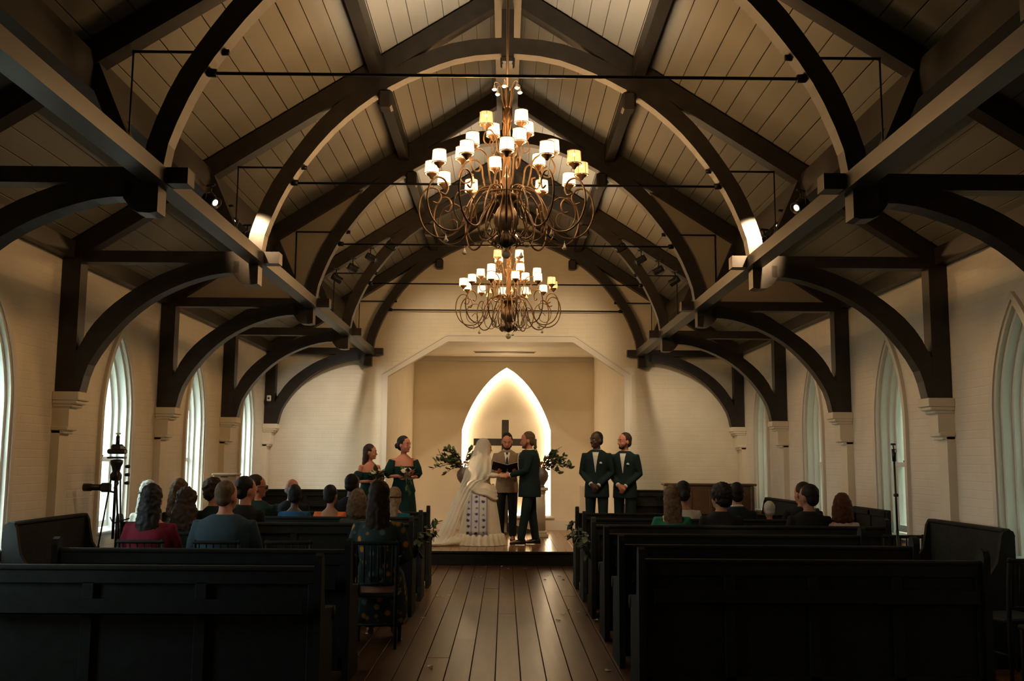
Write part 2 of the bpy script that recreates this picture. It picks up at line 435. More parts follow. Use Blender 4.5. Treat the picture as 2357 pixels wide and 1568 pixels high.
# recess
rw = MB()
rw.prism([(-2.05, YE+.14), (-2.19, YE+.14), (-1.99, YB), (-1.85, YB)], ZS-.2, 3.72, axis='z')
o = rw.build('wall_left_recess', M_PLAST); tag(o, kind='structure')
rw = MB(); rw.prism([(2.09, YE+.14), (2.23, YE+.14), (1.94, YB), (1.80, YB)], ZS-.2, 3.72, axis='z')
o = rw.build('wall_right_recess', M_PLAST); tag(o, kind='structure')
rc = MB().box((-2.3, YE+.14, 3.69), (2.3, YB+.3, 3.8)).build('ceiling_recess', M_PLAST); tag(rc, kind='structure')
# slot vent in the recess ceiling
v = empty('ceiling_vent', (-.01, 19.3, 3.69)); tag(v, 'long black slot vent in the ceiling of the stage recess', 'vent')
MB().cbox((0, 0, -.006), (1.22, .20, .012), .003).build('frame', M_TRIM, v)
for k in range(3): MB().box((-.58, -.075+k*.055, -.016), (.58, -.045+k*.055, -.011)).build('slot', M_BLACK, v)
# recess back wall with a pointed niche
NW, NSP, NAP, NSL = .90, 2.20, 3.47, .49; NX = .035
nb = MB(); L = [(.6*a+.4*NW*(NAP-b)/(NAP-NSP), b) for a, b in lancet(NW, NSP, NAP, 14)]
nb.box((-2.2, YB, 0), (NX-NW, YB+.2, 3.75)); nb.box((NX+NW, YB, 0), (2.2, YB+.2, 3.75)); nb.box((NX-NW, YB, 0), (NX+NW, YB+.2, NSL))
for sg in (-1, 1):
    for (a, za), (b, zb) in zip(L, L[1:]):
        nb.prism([(NX+sg*a, za), (NX+sg*a, 3.75), (NX+sg*b, 3.75), (NX+sg*b, zb)], YB, YB+.2)
nb.box((-2.2, YB+.2, 0), (2.2, YB+.3, 3.75))
o = nb.build('wall_niche', M_PLAST); tag(o, kind='structure')
led = MB()
po = [(NW, NSL)]+L; po = po+[(-a, b) for a, b in reversed(po[:-1])]
def inset(p, d):
    out = []
    for i, (a, b) in enumerate(p):
        q0 = p[i-1]; q1 = p[(i+1) % len(p)]
        t = Vector((q1[0]-q0[0], q1[1]-q0[1])).normalized(); out.append((a - t.y*d, b + t.x*d))
    return out
pi2 = inset(po, .045)
rr = [[(NX+po[i][0]*.998, YB+.12, po[i][1]), (NX+po[i][0]*.998, YB+.199, po[i][1]), (NX+pi2[i][0], YB+.199, pi2[i][1]), (NX+pi2[i][0], YB+.12, pi2[i][1])] for i in range(len(po))]
rr.append(rr[0])
o = led.rings(rr, smooth=False, cap=False).build('light_strip', M_LED); tag(o, 'glowing warm white strip light outlining the pointed niche behind the cross', 'light')
o = MB().box((-1.86, YB-.03, ZS), (1.81, YB, .40)).build('baseboard_back', M_TRIM); tag(o, kind='structure')
o = MB().cbox((NX, YB-.03, .455), (1.95, .06, .035), .006).build('trim_32', M_TRIM); tag(o, kind='structure')
o = MB().box((-1.86, YB-.03, 3.60), (1.81, YB, 3.69)).build('trim_33', M_TRIM); tag(o, kind='structure')
# louvred return grille on the recess back wall, small fittings
lv = empty('wall_vent', (1.98, YB-.001, 1.02)); 
lv.location = (1.70, YB-.001, .55); tag(lv, 'white louvred vent low on the recess wall between the groomsmen', 'vent')
MB().cbox((0, -.012, .27), (.34, .024, .56), .004).build('frame', M_TRIM, lv)
sm_ = MB().box((-.15, -.035, 0), (.15, -.024, .012)).mesh('slat', M_TRIM)
for k in range(24): inst(sm_, 'slat', lv, loc=(0, 0, .012+k*.0218))
hk = empty('wall_hook', (1.90, YB-.05, 2.04)); tag(hk, 'tiny dark fitting on the recess wall between the two groomsmen', 'hook')
MB().cbox((0, .035, 0), (.04, .03, .04), .006).build('plate', M_BRONZE_D, hk); MB().tube([(0, .02, 0), (0, -.01, -.01), (0, -.02, .02)], .009).build('peg', M_BRONZE_D, hk)
sn = empty('wall_sensor', (-4.05, 17.12, 2.62)); tag(sn, 'small white sensor box on the wall post at the far left corner', 'sensor')
MB().cbox((0, 0, 0), (.07, .05, .10), .01).build('housing', M_TRIM, sn)
MB().ell((0, -.026, .0), (.018, .008, .018), 8, 6).build('lens', M_BLACK, sn)
# ---- outside: lawn, foliage left, added sky-blocking wall right
M_GRASS = mat('lawn', (.10, .115, .08), .9, var=.3, scale=2)
M_LEAFY = mat('hedge_leaves', (.20, .34, .10), .7, var=.5, scale=7)
M_OUTWALL = mat('outside_wall_render', (.20, .20, .13), .8, var=.05, scale=1)
g = MB().box((-30, -10, -.6), (-4.5, 30, -.5)).box((4.5, -10, -.6), (30, 30, -.5)).build('ground', M_GRASS); tag(g, kind='structure')
nw = MB().box((5.9, -8, -.5), (6.1, 28, 7.5)).build('wall_outside', M_OUTWALL); tag(nw, kind='structure')  # added wall, close and tall to keep the sky out of the right windows
for k, (hx, hy, hz) in enumerate(((-13, 15.5, 2.6), (-12.5, 19.5, 3.0), (-14, 23.5, 2.8), (-11, 11.5, 2.2))):
    r_ = random.Random(k); mb = MB()
    for q in range(420):
        a, b, c = r_.uniform(0, 2*pi), r_.uniform(-1, 1), r_.uniform(.55, 1)
        p = Vector((cos(a)*sqrt(1-b*b)*1.3*c, sin(a)*sqrt(1-b*b)*1.9*c, hz*.5*(1+b*c)))
        R = Matrix.Translation(p) @ Matrix.Rotation(r_.uniform(0, 6), 4, (r_.random(), r_.random(), r_.random()+.1))
        s_ = r_.uniform(.12, .26)
        mb.add([(-s_, 0, 0), (0, -s_*.5, .02), (s_, 0, 0), (0, s_*.5, .02)], [(0, 1, 2, 3)], M=R)
    mb.tube([(0, 0, 0), (.1, 0, hz*.5), (0, .1, hz*.8)], [.09, .06, .03])
    o = mb.build('shrub', M_LEAFY, loc=(hx, hy, -.5)); tag(o, 'leafy green shrub outside, %s through the left windows' % ['glimpsed nearest the middle', 'second farthest', 'farthest', 'nearest'][k], 'shrub', group='shrubs outside the left windows')

# ================================================================== ROOF TRUSSES
def lbl_truss(i): return ['dark hammerbeam roof truss nearly overhead, cut off by the top of the frame',
    'nearest dark hammerbeam truss whose big arch runs off the top edge of the picture',
    'dark hammerbeam truss just behind the nearest chandelier, its arch feet lit by spotlights',
    'dark hammerbeam truss with beadboard infill above its hammerbeams, third from the end wall',
    'dark hammerbeam truss carrying the black track spotlights, second from the end wall',
    'dark hammerbeam truss set against the end wall above the stage'][i]
KL = [(-3.92, 2.19), (-3.88, 2.37), (-3.82, 2.50), (-3.71, 2.67), (-3.52, 2.885), (-3.3, 3.06), (-3.05, 3.19), (-2.82, 3.27), (-2.65, 3.305), (-2.50, 3.31)]
KU = [(-3.975, 2.50), (-3.93, 2.64), (-3.85, 2.79), (-3.71, 2.955), (-3.53, 3.105), (-3.34, 3.23), (-3.18, 3.31), (-2.94, 3.40), (-2.7, 3.42), (-2.50, 3.42)]
AI = [(-2.30, 3.51), (-2.275, 3.67), (-2.15, 4.0), (-1.968, 4.32), (-1.615, 4.76), (-1.144, 5.13), (-.507, 5.42), (0, 5.485)]
AO = [(-2.44, 3.51), (-2.42, 3.67), (-2.30, 4.02), (-2.115, 4.36), (-1.74, 4.86), (-1.23, 5.26), (-.55, 5.58), (0, 5.645)]
def mir(p): return [(-a, b) for a, b in p]
def make_truss():
    r = empty('roof_truss', (0, 0, 0))
    kl, ku, ai, ao = resample(KL, 16), resample(KU, 16), resample(AI, 20), resample(AO, 20)
    D = .08
    for s in (-1, 1):
        f = (lambda p: p) if s < 0 else mir
        MB().box((min(s*4.145, s*3.975), -D, 2.186), (max(s*4.145, s*3.975), D, 3.52)).build('wall_post', M_WOOD, r)
        MB().box((min(s*4.12, s*2.13), -D*.9, 3.405), (max(s*4.12, s*2.13), D*.9, 3.515)).build('hammer_beam', M_WOOD, r)
        kb = MB().ribbon(f(kl), f(ku), -D, D)
        kb.prism(f([(-3.98, 2.186), (-3.92, 2.186), (-3.88, 2.37), (-3.85, 2.79), (-3.98, 2.55)]), -D*.98, D*.98)
        kb.prism(f([(-2.55, 3.42), (-2.55, 3.30), (-2.52, 3.26), (-2.49, 3.225), (-2.45, 3.205), (-2.37, 3.20), (-2.32, 3.21), (-2.32, 3.42)]), -D, D)
        kb.build('curved_brace', M_WOOD, r)
        MB().ribbon(f(ai), f(ao), -D*.85, D*.85).build('arch_rib', M_WOOD, r)
        MB().beam((0, 0, 6.13), (s*4.08, 0, 6.13-.644*4.08), .15, .17, up=(0, 0, 1)).build('principal_rafter', M_WOOD, r)
        MB().beam((s*2.84, 0, 4.28), (s*2.50, 0, 3.50), .12, .10, up=(s, 0, 0)).build('strut', M_WOOD, r)
        MB().tube([(s*2.57, 0, 4.35), (s*1.95, 0, 4.35)], .010, 6).build('side_tie_rod', M_IRON, r)
        MB().tube([(s*2.565, 0, 4.36), (s*2.565, 0, 3.51)], .007, 6).build('hanger_rod', M_IRON, r)
        MB().tube([(s*1.98, 0, 4.35), (s*1.91, 0, 4.35)], .022, 6).build('nut', M_IRON, r)
        MB().tube([(s*2.05, 0, 4.205), (s*1.99, 0, 4.20)], .030, 6).build('nut', M_IRON, r)
        MB().cbox((s*1.17, 0, 5.02), (.13, .20, .17), .02).build('purlin_block', M_WOOD, r)
    MB().tube([(-2.03, 0, 4.20), (2.03, 0, 4.20)], .0115, 6).build('tie_rod', M_IRON, r)
    MB().box((-.06, -.075, 5.40), (.06, .075, 6.08)).cbox((0, 0, 5.42), (.14, .17, .08), .02).build('king_post', M_WOOD, r)
    return r
T0_ = make_truss(); trusses = []
for i, ty in enumerate(TY):
    t = T0_ if i == 0 else copy_tree(T0_)
    t.location = (0, ty, 0); tag(t, lbl_truss(i), 'truss', group='hammerbeam trusses along the nave'); trusses.append(t)
# beadboard infill of the fourth truss
M_BEAD = mat('beadboard', (.36, .31, .24), .6)
def bead_panel(poly, name='infill_panel'):
    """thin vertical boards clipped to a convex polygon"""
    mb = MB(); xs = [p[0] for p in poly]; x = min(xs); w = .042
    def span(x):
        zs = []
        for (a, b), (c, d) in zip(poly, poly[1:]+poly[:1]):
            if (a-x)*(c-x) <= 0 and abs(a-c) > 1e-6: zs.append(b+(d-b)*(x-a)/(c-a))
        return (min(zs), max(zs)) if len(zs) > 1 else None
    while x < max(xs)-.004:
        a, b = span(x+.003), span(min(x+w, max(xs))-.003)
        if a and b: mb.add([(x+.003, -.012, a[0]), (x+w-.003, -.012, b[0]), (x+w-.003, -.012, b[1]), (x+.003, -.012, a[1])], [(0, 1, 2, 3)])
        x += w
    mb.prism(poly, -.008, .008)
    o = mb.build(name, M_BEAD, trusses[3], loc=(0, .03, 0)); o['kind'] = 'stuff'
for s in (-1, 1):
    f = (lambda p: p) if s < 0 else mir
    bead_panel(f([(-4.05, 3.52), (-2.50, 3.52), (-2.85, 4.27)]))
    bead_panel(f([(-2.50, 3.52), (-2.40, 3.52), (-2.37, 3.9), (-2.62, 4.40), (-2.85, 4.27)]))
    bead_panel(f([(-2.62, 4.40), (-2.37, 3.9), (-2.2, 4.25), (-1.85, 4.75), (-1.7, 5.0), (-2.0, 4.82)]))
# long timbers
def tbeam(name, a, b, lab):
    o = MB().box(a, b).build(name, M_WOOD); tag(o, lab, 'beam'); return o
tbeam('ridge_beam', (-.13, 1.0, 5.93), (.13, YE, 6.16), 'heavy dark ridge beam along the peak of the ceiling')
for s, nm in ((-1, 'left'), (1, 'right')):
    tbeam('upper_purlin', (min(s*1.205, s*1.315), 1.0, 5.24), (max(s*1.205, s*1.315), YE, 5.42), 'upper timber purlin high on the %s roof slope' % nm)
    tbeam('lower_purlin', (min(s*2.80, s*2.97), 1.0, 4.05), (max(s*2.80, s*2.97), YE, 4.31), 'deep lower timber purlin on the %s roof slope, above the hammerbeam ends' % nm)
    tbeam('hammer_plate', (min(s*2.27, s*2.41), 1.0, 3.398), (max(s*2.27, s*2.41), YE, 3.508), 'long timber plate joining the hammerbeam ends on the %s side' % nm)


# ================================================================== CHANDELIERS
def pol(a, r, z): return (r*cos(a), r*sin(a), z)
def make_chandelier():
    """origin under the ridge at floor level, so z values are heights"""
    r = empty('chandelier', (0, 0, 0))
    MB().tube([(0, 0, 5.93), (0, 0, 4.55)], .012, 8).lathe([(.07, 5.93), (.07, 5.90), (.03, 5.87), (.012, 5.85)], 14).build('stem', M_BRONZE_D, r)
    prof = [(.012, 3.30), (.03, 3.31), (.075, 3.335), (.085, 3.36), (.055, 3.385), (.045, 3.41), (.06, 3.44), (.10, 3.50), (.105, 3.56), (.07, 3.63), (.045, 3.67), (.075, 3.70), (.10, 3.715), (.10, 3.735), (.06, 3.76),
            (.035, 3.80), (.05, 3.85), (.032, 3.92), (.028, 4.10), (.05, 4.14), (.06, 4.17), (.03, 4.22), (.025, 4.34), (.045, 4.38), (.028, 4.44), (.02, 4.55), (.03, 4.60), (.01, 4.66)]
    MB().lathe(prof, 14).build('column', M_BRONZE_D, r)
    tw = MB()
    for k in range(3):
        tw.tube([pol(k*2*pi/3+t*7.5, .030, 3.84+t*.62) for t in [i/24 for i in range(25)]], .007, 6)
    tw.build('twisted_rope', M_BRONZE, r)
    # finial: leaf tassel and crystal ball
    lf = MB()
    for k in range(10):
        a = k*2*pi/10
        lf.tube([pol(a, .05, 3.40), pol(a, .10, 3.37), pol(a, .115, 3.335), pol(a, .095, 3.31)], [.012, .016, .010, .003], 5)
    lf.build('leaf_collar', M_BRONZE_D, r)
    MB().tube([(0, 0, 3.31), (0, 0, 3.28)], .004, 5).ell((0, 0, 3.245), (.036, .036, .036), 14, 10).build('crystal_ball', M_CRYSTAL, r)
    # arms
    def arm_mesh(pts, rad, k=5): return MB().tube(spline(pts, k), rad, 6).mesh('arm', M_BRONZE)
    A = [(.05, 0, 3.74), (.13, 0, 3.79), (.24, 0, 3.76), (.32, 0, 3.64), (.36, 0, 3.50), (.44, 0, 3.40), (.56, 0, 3.385), (.66, 0, 3.45), (.712, 0, 3.58), (.70, 0, 3.71), (.645, 0, 3.79), (.575, 0, 3.79), (.535, 0, 3.73), (.555, 0, 3.67), (.60, 0, 3.68)]
    Bc = [(.50, 0, 3.52), (.46, 0, 3.56), (.42, 0, 3.53), (.43, 0, 3.46), (.50, 0, 3.43), (.56, 0, 3.48), (.575, 0, 3.58), (.53, 0, 3.66), (.44, 0, 3.69), (.36, 0, 3.62), (.34, 0, 3.50), (.30, 0, 3.38), (.22, 0, 3.35), (.17, 0, 3.42), (.20, 0, 3.48)]
    Bi = [(.10, 0, 3.42), (.16, 0, 3.37), (.22, 0, 3.40), (.225, 0, 3.50), (.17, 0, 3.62), (.12, 0, 3.70), (.13, 0, 3.78), (.18, 0, 3.79)]
    Mm = [(.05, 0, 3.72), (.10, 0, 3.74), (.17, 0, 3.79), (.20, 0, 3.90), (.225, 0, 4.02), (.30, 0, 4.06), (.37, 0, 4.02), (.405, 0, 3.94), (.37, 0, 3.87), (.31, 0, 3.88), (.30, 0, 3.94), (.34, 0, 3.96)]
    Tt = [(.04, 0, 4.06), (.09, 0, 4.10), (.11, 0, 4.20), (.16, 0, 4.26), (.215, 0, 4.23), (.225, 0, 4.16), (.18, 0, 4.13), (.16, 0, 4.18)]
    Up = [(.02, 0, 4.48), (.04, 0, 4.55), (.045, 0, 4.63), (.075, 0, 4.69), (.11, 0, 4.69)]
    mA, mB, mI, mM, mT, mU = arm_mesh(A, .0078), arm_mesh(Bc, .005, 4), arm_mesh(Bi, .006, 4), arm_mesh(Mm, .007), arm_mesh(Tt, .006, 4), MB().tube(spline(Up, 4), [.009]*8+[.007]*4+[.005]*4+[.002], 6).mesh('arm', M_BRONZE)
    cup = MB().lathe([(.004, -.05), (.012, -.045), (.02, -.03), (.042, -.012), (.046, -.004), (.02, 0), (.012, .006), (.010, .020), (.002, .022)], 10)
    mcup = cup.mesh('candle_cup', M_BRONZE)
    sh = MB()
    ns = 16; ro, rt_, h = .058, .052, .102
    sh.rings([[(ro*cos(2*pi*k/ns), ro*sin(2*pi*k/ns), 0) for k in range(ns)], [(rt_*cos(2*pi*k/ns), rt_*sin(2*pi*k/ns), h) for k in range(ns)],
              [(rt_*.95*cos(2*pi*k/ns), rt_*.95*sin(2*pi*k/ns), h) for k in range(ns)], [(ro*.95*cos(2*pi*k/ns), ro*.95*sin(2*pi*k/ns), 0) for k in range(ns)]], True, cap=False)
    mshade = sh.mesh('lamp_shade', M_SHADE); mshade2 = sh.mesh('lamp_shade', M_SHADE_D)
    rg = MB()
    for z, q in ((0, ro), (h, rt_)):
        rg.tube([(q*1.02*cos(2*pi*k/ns), q*1.02*sin(2*pi*k/ns), z) for k in range(ns+1)], .0035, 5)
    for k in range(6):
        a = k*2*pi/6; rg.tube([(ro*1.02*cos(a), ro*1.02*sin(a), 0), (rt_*1.03*cos(a), rt_*1.03*sin(a), h)], .0018, 4)
    mring = rg.mesh('shade_wire', M_BRONZE)
    mbulb = MB().ell((0, 0, .078), (.009, .009, .016), 8, 6).mesh('bulb', M_BULB)
    drop = MB().tube([(0, 0, 0), (0, 0, -.018)], .002, 4).lathe([(.003, -.018), (.006, -.03), (.014, -.052), (.023, -.062), (.016, -.072), (.003, -.078)], 8)
    mdrop = drop.mesh('crystal_drop', M_CRYSTAL)
    def ring(n, ph, marm, R, zc, dim=()):
        for k in range(n):
            a = ph+2*pi*k/n
            ar = inst(marm, 'arm', r, rot=(0, 0, a))
            inst(mcup, 'candle_cup', r, loc=pol(a, R, zc-.045))
            s_ = inst(mshade2 if k in dim else mshade, 'lamp_shade', r, loc=pol(a, R, zc-.05), rot=(0, 0, a))
            inst(mring, 'shade_wire', s_); inst(mbulb, 'bulb', s_)
    ring(12, pi/2, mA, .615, 3.965, dim=(8, 9)); ring(6, pi/2+.26, mM, .385, 4.12, dim=()); ring(4, pi/2+.6, mT, .205, 4.345, dim=(1,))
    for k in range(12):
        a = pi/2+2*pi*(k+.5)/12
        if k % 2 == 0: inst(mB, 'scroll', r, rot=(0, 0, a))
        inst(mI, 'scroll', r, rot=(0, 0, a))
    for k in range(6): inst(mU, 'scroll', r, rot=(0, 0, k*pi/3+.3))
    for k in range(6):
        a = pi/2+2*pi*(k+.5)/6+.26; inst(mdrop, 'crystal_drop', r, loc=pol(a, .50, 3.392))
        inst(mdrop, 'crystal_drop', r, loc=pol(a+.26, .31, 3.87))
    for k in range(6): inst(mdrop, 'crystal_drop', r, loc=pol(k*pi/3+.3, .11, 4.69))
    MB().tube([pol(2*pi*k/24, .20, 3.735) for k in range(25)], .007, 6).build('hoop', M_BRONZE, r)
    return r
ch1 = make_chandelier(); ch1.location = (0, 7.95, 0)
tag(ch1, 'nearer and larger-looking three-tier bronze chandelier with small glowing drum shades', 'chandelier', 'bronze chandeliers hanging from the ridge')
def lamp_lights(ch):
    for o in KIDS_OF(ch):
        if o.name.startswith('lamp_shade'):
            dim = o.data.materials[0] == M_SHADE_D or o.location.z > 4.25
            d = LAMP[dim]; l = bpy.data.objects.new('lamp_light', d); link(l, o); l.location = (0, 0, .044)
def KIDS_OF(r): return [o for o in bpy.data.objects if o.parent == r]
LAMP = {}
for dim, w in ((False, 9.0), (True, 4.5)):
    d = bpy.data.lights.new('lamp_light', 'POINT'); d.energy = w; d.color = (1.0, .75, .50); d.shadow_soft_size = .012; LAMP[dim] = d
ch2 = copy_tree(ch1, loc=(.04, 13.3, 0), rz=radians(8), label='farther three-tier bronze chandelier hanging in front of the white end wall')

lamp_lights(ch1); lamp_lights(ch2)

# ================================================================== TRACK SPOTLIGHTS
def make_spot(lit):
    r = empty('spotlight')
    MB().cbox((0, 0, .14), (.03, .10, .02), .004).tube([(0, 0, .13), (0, 0, .075)], .009, 6).build('mount', M_BLACK, r)
    T = Matrix.Rotation(radians(62), 4, 'X')
    MB().lathe([(.03, .075), (.048, .07), (.052, .04), (.052, -.07), (.058, -.085), (.052, -.085), (.045, -.07), (.001, -.068)], 14, M=T).build('lamp_can', M_BLACK, r)
    MB().lathe([(.044, -.066), (.044, -.069), (.001, -.07)], 14, M=T).build('lens', M_LENS if lit else M_PIT, r)
    MB().tube([(-.058, 0, 0), (-.058, 0, .05), (0, 0, .08), (.058, 0, .05), (.058, 0, 0)], .006, 6).build('yoke', M_BLACK, r)
    return r
sp = make_spot(True)
pos = ['lowest', 'second lowest', 'third', 'highest']
first = True
for s, nm in ((-1, 'left'), (1, 'right')):
    for k, (x, z) in enumerate(((2.52, 4.30), (2.28, 4.46), (2.02, 4.62), (1.72, 4.80))):
        o = sp if first else copy_tree(sp); first = False
        o.location = (s*x, 14.60, z-.04); o.rotation_euler = (0, 0, radians(s*(62+9*k)))
        tag(o, '%s black track spotlight hanging from the far %s rafter' % (pos[k], nm), 'spotlight', 'track spotlights on the far truss')
spl = make_spot(True); first = True
for s, nm in ((-1, 'left'), (1, 'right')):
    for k, (x, y, z) in enumerate(((2.74, 9.02, 4.06), (2.74, 9.62, 4.02), (2.74, 10.35, 4.0))):
        o = spl if first else copy_tree(spl); first = False
        o.location = (s*x, y, z-.10); o.rotation_euler = (0, 0, radians(s*(120-8*k)))
        tag(o, '%s lit spotlight under the %s lower purlin by the arch-foot hot spots' % (['nearest', 'middle', 'farthest'][k], nm), 'spotlight', 'spotlights under the lower purlins')

# ================================================================== PEWS
def pew(name, w, h=.93, eh=.085):
    """pew facing +y, centred on x, backrest plane at y=0, floor at z=0"""
    r = empty(name)
    n = max(2, round(w/.62)); pw__ = (w-.10)/n
    bk = MB()
    for k in range(n):
        x0 = -w/2+.05+k*pw__
        bk.cbox((x0+pw__/2, .012, h*.55), (pw__-.09, .014, h*.62), .004)
    MB().cbox((0, .02, h*.545), (w-.08, .022, h*.87), .003).build('backrest', M_PEW, r)
    fr = MB()
    for k in range(n+1): fr.cbox((-w/2+.05+k*pw__, 0, h*.5), (.07, .03, h*.80), .004)
    fr.cbox((0, 0, h*.93), (w-.08, .03, .08), .004); fr.cbox((0, 0, h*.14), (w-.08, .03, .09), .004)
    fr.build('panel_frame', M_PEW, r)
    MB().cbox((0, .01, h-.012), (w-.03, .075, .032), .010).build('top_rail', M_PEW, r)
    MB().cbox((0, .24, .435), (w-.06, .40, .035), .010).build('seat', M_PEW, r)
    MB().cbox((0, .06, h*.62), (w-.4, .0, .0)) if False else None
    MB().box((-w/2+.1, -.09, h*.70), (w/2-.1, -.078, h*.80)).box((-w/2+.1, -.09, h*.70), (w/2-.1, -.015, h*.71)).build('book_rack', M_PEW, r)
    prof = [(-.06, 0), (-.06, .10), (-.045, .16), (-.045, h-.05), (-.05, h-.055+eh), (-.035, h-.015+eh), (0, h+eh), (.04, h-.015+eh), (.06, h-.055+eh), (.07, h-.12), (.10, h-.26), (.20, .66), (.34, .64), (.42, .645), (.455, .62), (.45, .57), (.41, .55), (.40, .50), (.42, .40), (.41, .14), (.44, .10), (.44, 0)]
    ms = MB().prism(prof, -.022, .022, axis='x').mesh('end_panel', M_PEW)
    for s in (-1, 1):
        e = inst(ms, 'end_panel', r, loc=(s*(w/2-.022), 0, 0))
        MB().tube([(-.03, .415, .60), (.03, .415, .60)], .045, 12).build('arm_scroll', M_PEW, e)
    return r
def place_pew(x0, x1, y, lab, rz=0, z=0, group='dark wooden pews', h=.93, eh=.085):
    p = pew('pew', x1-x0, h, eh); p.location = ((x0+x1)/2, y, z); p.rotation_euler = (0, 0, rz); tag(p, lab, 'pew', group); return p
ordn = ['third from the front', 'fourth from the front', 'fifth from the front']
for s, nm in ((1, 'right'), (-1, 'left')):
    for y, k in ((12.70, 'front'), (11.55, 'second'), (10.40, 'third')):
        a, b = (.90, 3.97) if s > 0 else (-3.97, -.93)
        place_pew(a, b, y, '%s dark occupied pew %s of the aisle' % ({'front': 'front', 'second': 'second', 'third': 'third and nearest'}[k], nm), group='dark pews in rows facing the stage')
for y, k in ((9.10, 'farthest'), (7.95, 'middle'), (6.80, 'nearest')):
    place_pew(.90, 3.25, y, '%s of the empty black pews in the dark right foreground' % k, group='empty pews in the dark foreground')
for y, k in ((7.35, 'farther'), (6.20, 'nearest')):
    place_pew(-3.25, -1.10, y, '%s of the empty black pews in the dark left foreground' % k, group='empty pews in the dark foreground')
place_pew(-.72, .72, 8.88, 'dark pew turned sideways against the left wall before the tripod', rz=-pi/2, h=1.06, eh=.0, group='pews turned sideways along the walls').location = (-3.98, 8.88, 0)
place_pew(-.72, .72, 8.76, 'dark pew turned sideways against the right wall beside the stand', rz=pi/2, h=1.07, eh=.0, group='pews turned sideways along the walls').location = (3.98, 8.66, 0)
place_pew(-1.0, 1.0, 14.1, 'far dark pew turned sideways against the right wall near the piano', rz=pi/2, h=1.06, eh=.0, group='pews turned sideways along the walls').location = (3.98, 14.20, 0)
place_pew(-3.85, -2.45, 15.95, 'dark choir pew standing on the left end of the stage', z=ZS, h=.90, group='choir pews on the stage')
place_pew(2.26, 3.9, 16.75, 'dark choir pew on the right of the stage beside the piano', z=ZS, h=.90, group='choir pews on the stage').location = (2.85, 16.85, ZS)
scr = empty('leaning_panel', (4.06, 11.12, 0)); tag(scr, 'flat dark wooden panel standing against the right wall behind the pews', 'panel')
MB().cbox((0, 0, .545), (.035, 1.05, 1.09), .006).build('board', M_PEW, scr)
fr = MB()
for yy in (-.49, 0, .49): fr.cbox((-.024, yy, .545), (.014, .07, 1.05), .003)
fr.cbox((-.024, 0, 1.05), (.014, 1.0, .07), .003); fr.cbox((-.024, 0, .05), (.014, 1.0, .07), .003); fr.build('frame', M_PEW, scr)

# ---- upright piano on the right of the stage
M_PIANO = mat('piano_wood', (.10, .055, .03), .3, var=.3, scale=6, stretch=(.3, 1, 1), coat=.3)
pn = empty('upright_piano', (3.25, 15.98, ZS)); tag(pn, 'brown upright piano with its panelled back turned to the guests, right of the stage', 'piano')
MB().cbox((0, 0, .50), (1.34, .30, 1.0), .008).build('case', M_PIANO, pn)
MB().cbox((0, 0, 1.02), (1.46, .36, .035), .01).build('lid', M_PIANO, pn)
for s in (-1, 1):
    MB().cbox((s*.66, 0, .50), (.06, .36, 1.0), .01).build('side_post', M_PIANO, pn)
for x in (-.33, 0, .33): MB().cbox((x, -.165, .50), (.06, .03, .92), .006).build('back_post', M_PIANO, pn)
MB().cbox((0, .27, .62), (1.28, .26, .10), .01).build('keyboard_shelf', M_PIANO, pn)

# ---- spindle-back chairs
def make_chair():
    r = empty('spindle_chair')
    W_, H_, sd = .40, .90, .40
    MB().cbox((0, sd/2+.01, .44), (W_, sd, .035), .012).build('seat', M_PEW, r)
    for s in (-1, 1):
        MB().tube([(s*.18, 0, 0), (s*.18, 0, .43), (s*.185, -.02, .70), (s*.185, -.04, H_), ], [.014, .018, .017, .013], 8).build('leg', M_PEW, r)
        MB().tube([(s*.18, .38, 0), (s*.18, .37, .15), (s*.18, .37, .43)], [.012, .018, .016], 8).build('leg', M_PEW, r)
    MB().tube([(-.19, -.04, .88), (.19, -.04, .88)], .016, 8, round_ends=True).build('top_rail', M_PEW, r)
    MB().tube([(-.19, -.008, .54), (.19, -.008, .54)], .011, 8).build('lower_rail', M_PEW, r)
    ms = MB().tube([(0, -.008, .54), (0, -.023, .71), (0, -.038, .88)], [.006, .010, .006], 6).mesh('spindle', M_PEW)
    for k in range(6): inst(ms, 'spindle', r, loc=(-.15+k*.06, 0, 0))
    MB().tube([(-.18, .0, .20), (.18, .0, .20)], .009, 6).tube([(-.18, 0, .2), (-.18, .37, .2)], .009, 6).tube([(.18, 0, .2), (.18, .37, .2)], .009, 6).build('stretcher', M_PEW, r)
    return r
chair0 = make_chair(); CH = []
for i, (x, y, rz, lab) in enumerate(((-3.07, 8.62, 0, 'black spindle chair under the dark-haired woman in red'),
        (-2.42, 8.60, 0, 'black spindle chair under the broad man in the grey-blue shirt'),
        (-1.09, 8.62, 0, 'black spindle chair by the aisle under the woman in the floral dress'),
        (-3.05, 9.52, 0, 'black spindle chair under the woman with curly dark hair'),
        (-1.82, 8.62, 0, 'empty black spindle chair between the broad man and the floral dress'),
        (3.86, 9.78, 0, 'black spindle chair behind the thin stand at the right wall'),
        (3.86, 7.45, radians(12), 'nearest black spindle chair at the far right edge by the window'),
        (3.80, 6.8, radians(-6), 'black spindle chair cut by the right edge of the picture'))):
    o = chair0 if i == 0 else copy_tree(chair0)
    o.location = (x, y, 0); o.rotation_euler = (0, 0, rz); tag(o, lab, 'chair', 'black spindle-back chairs')
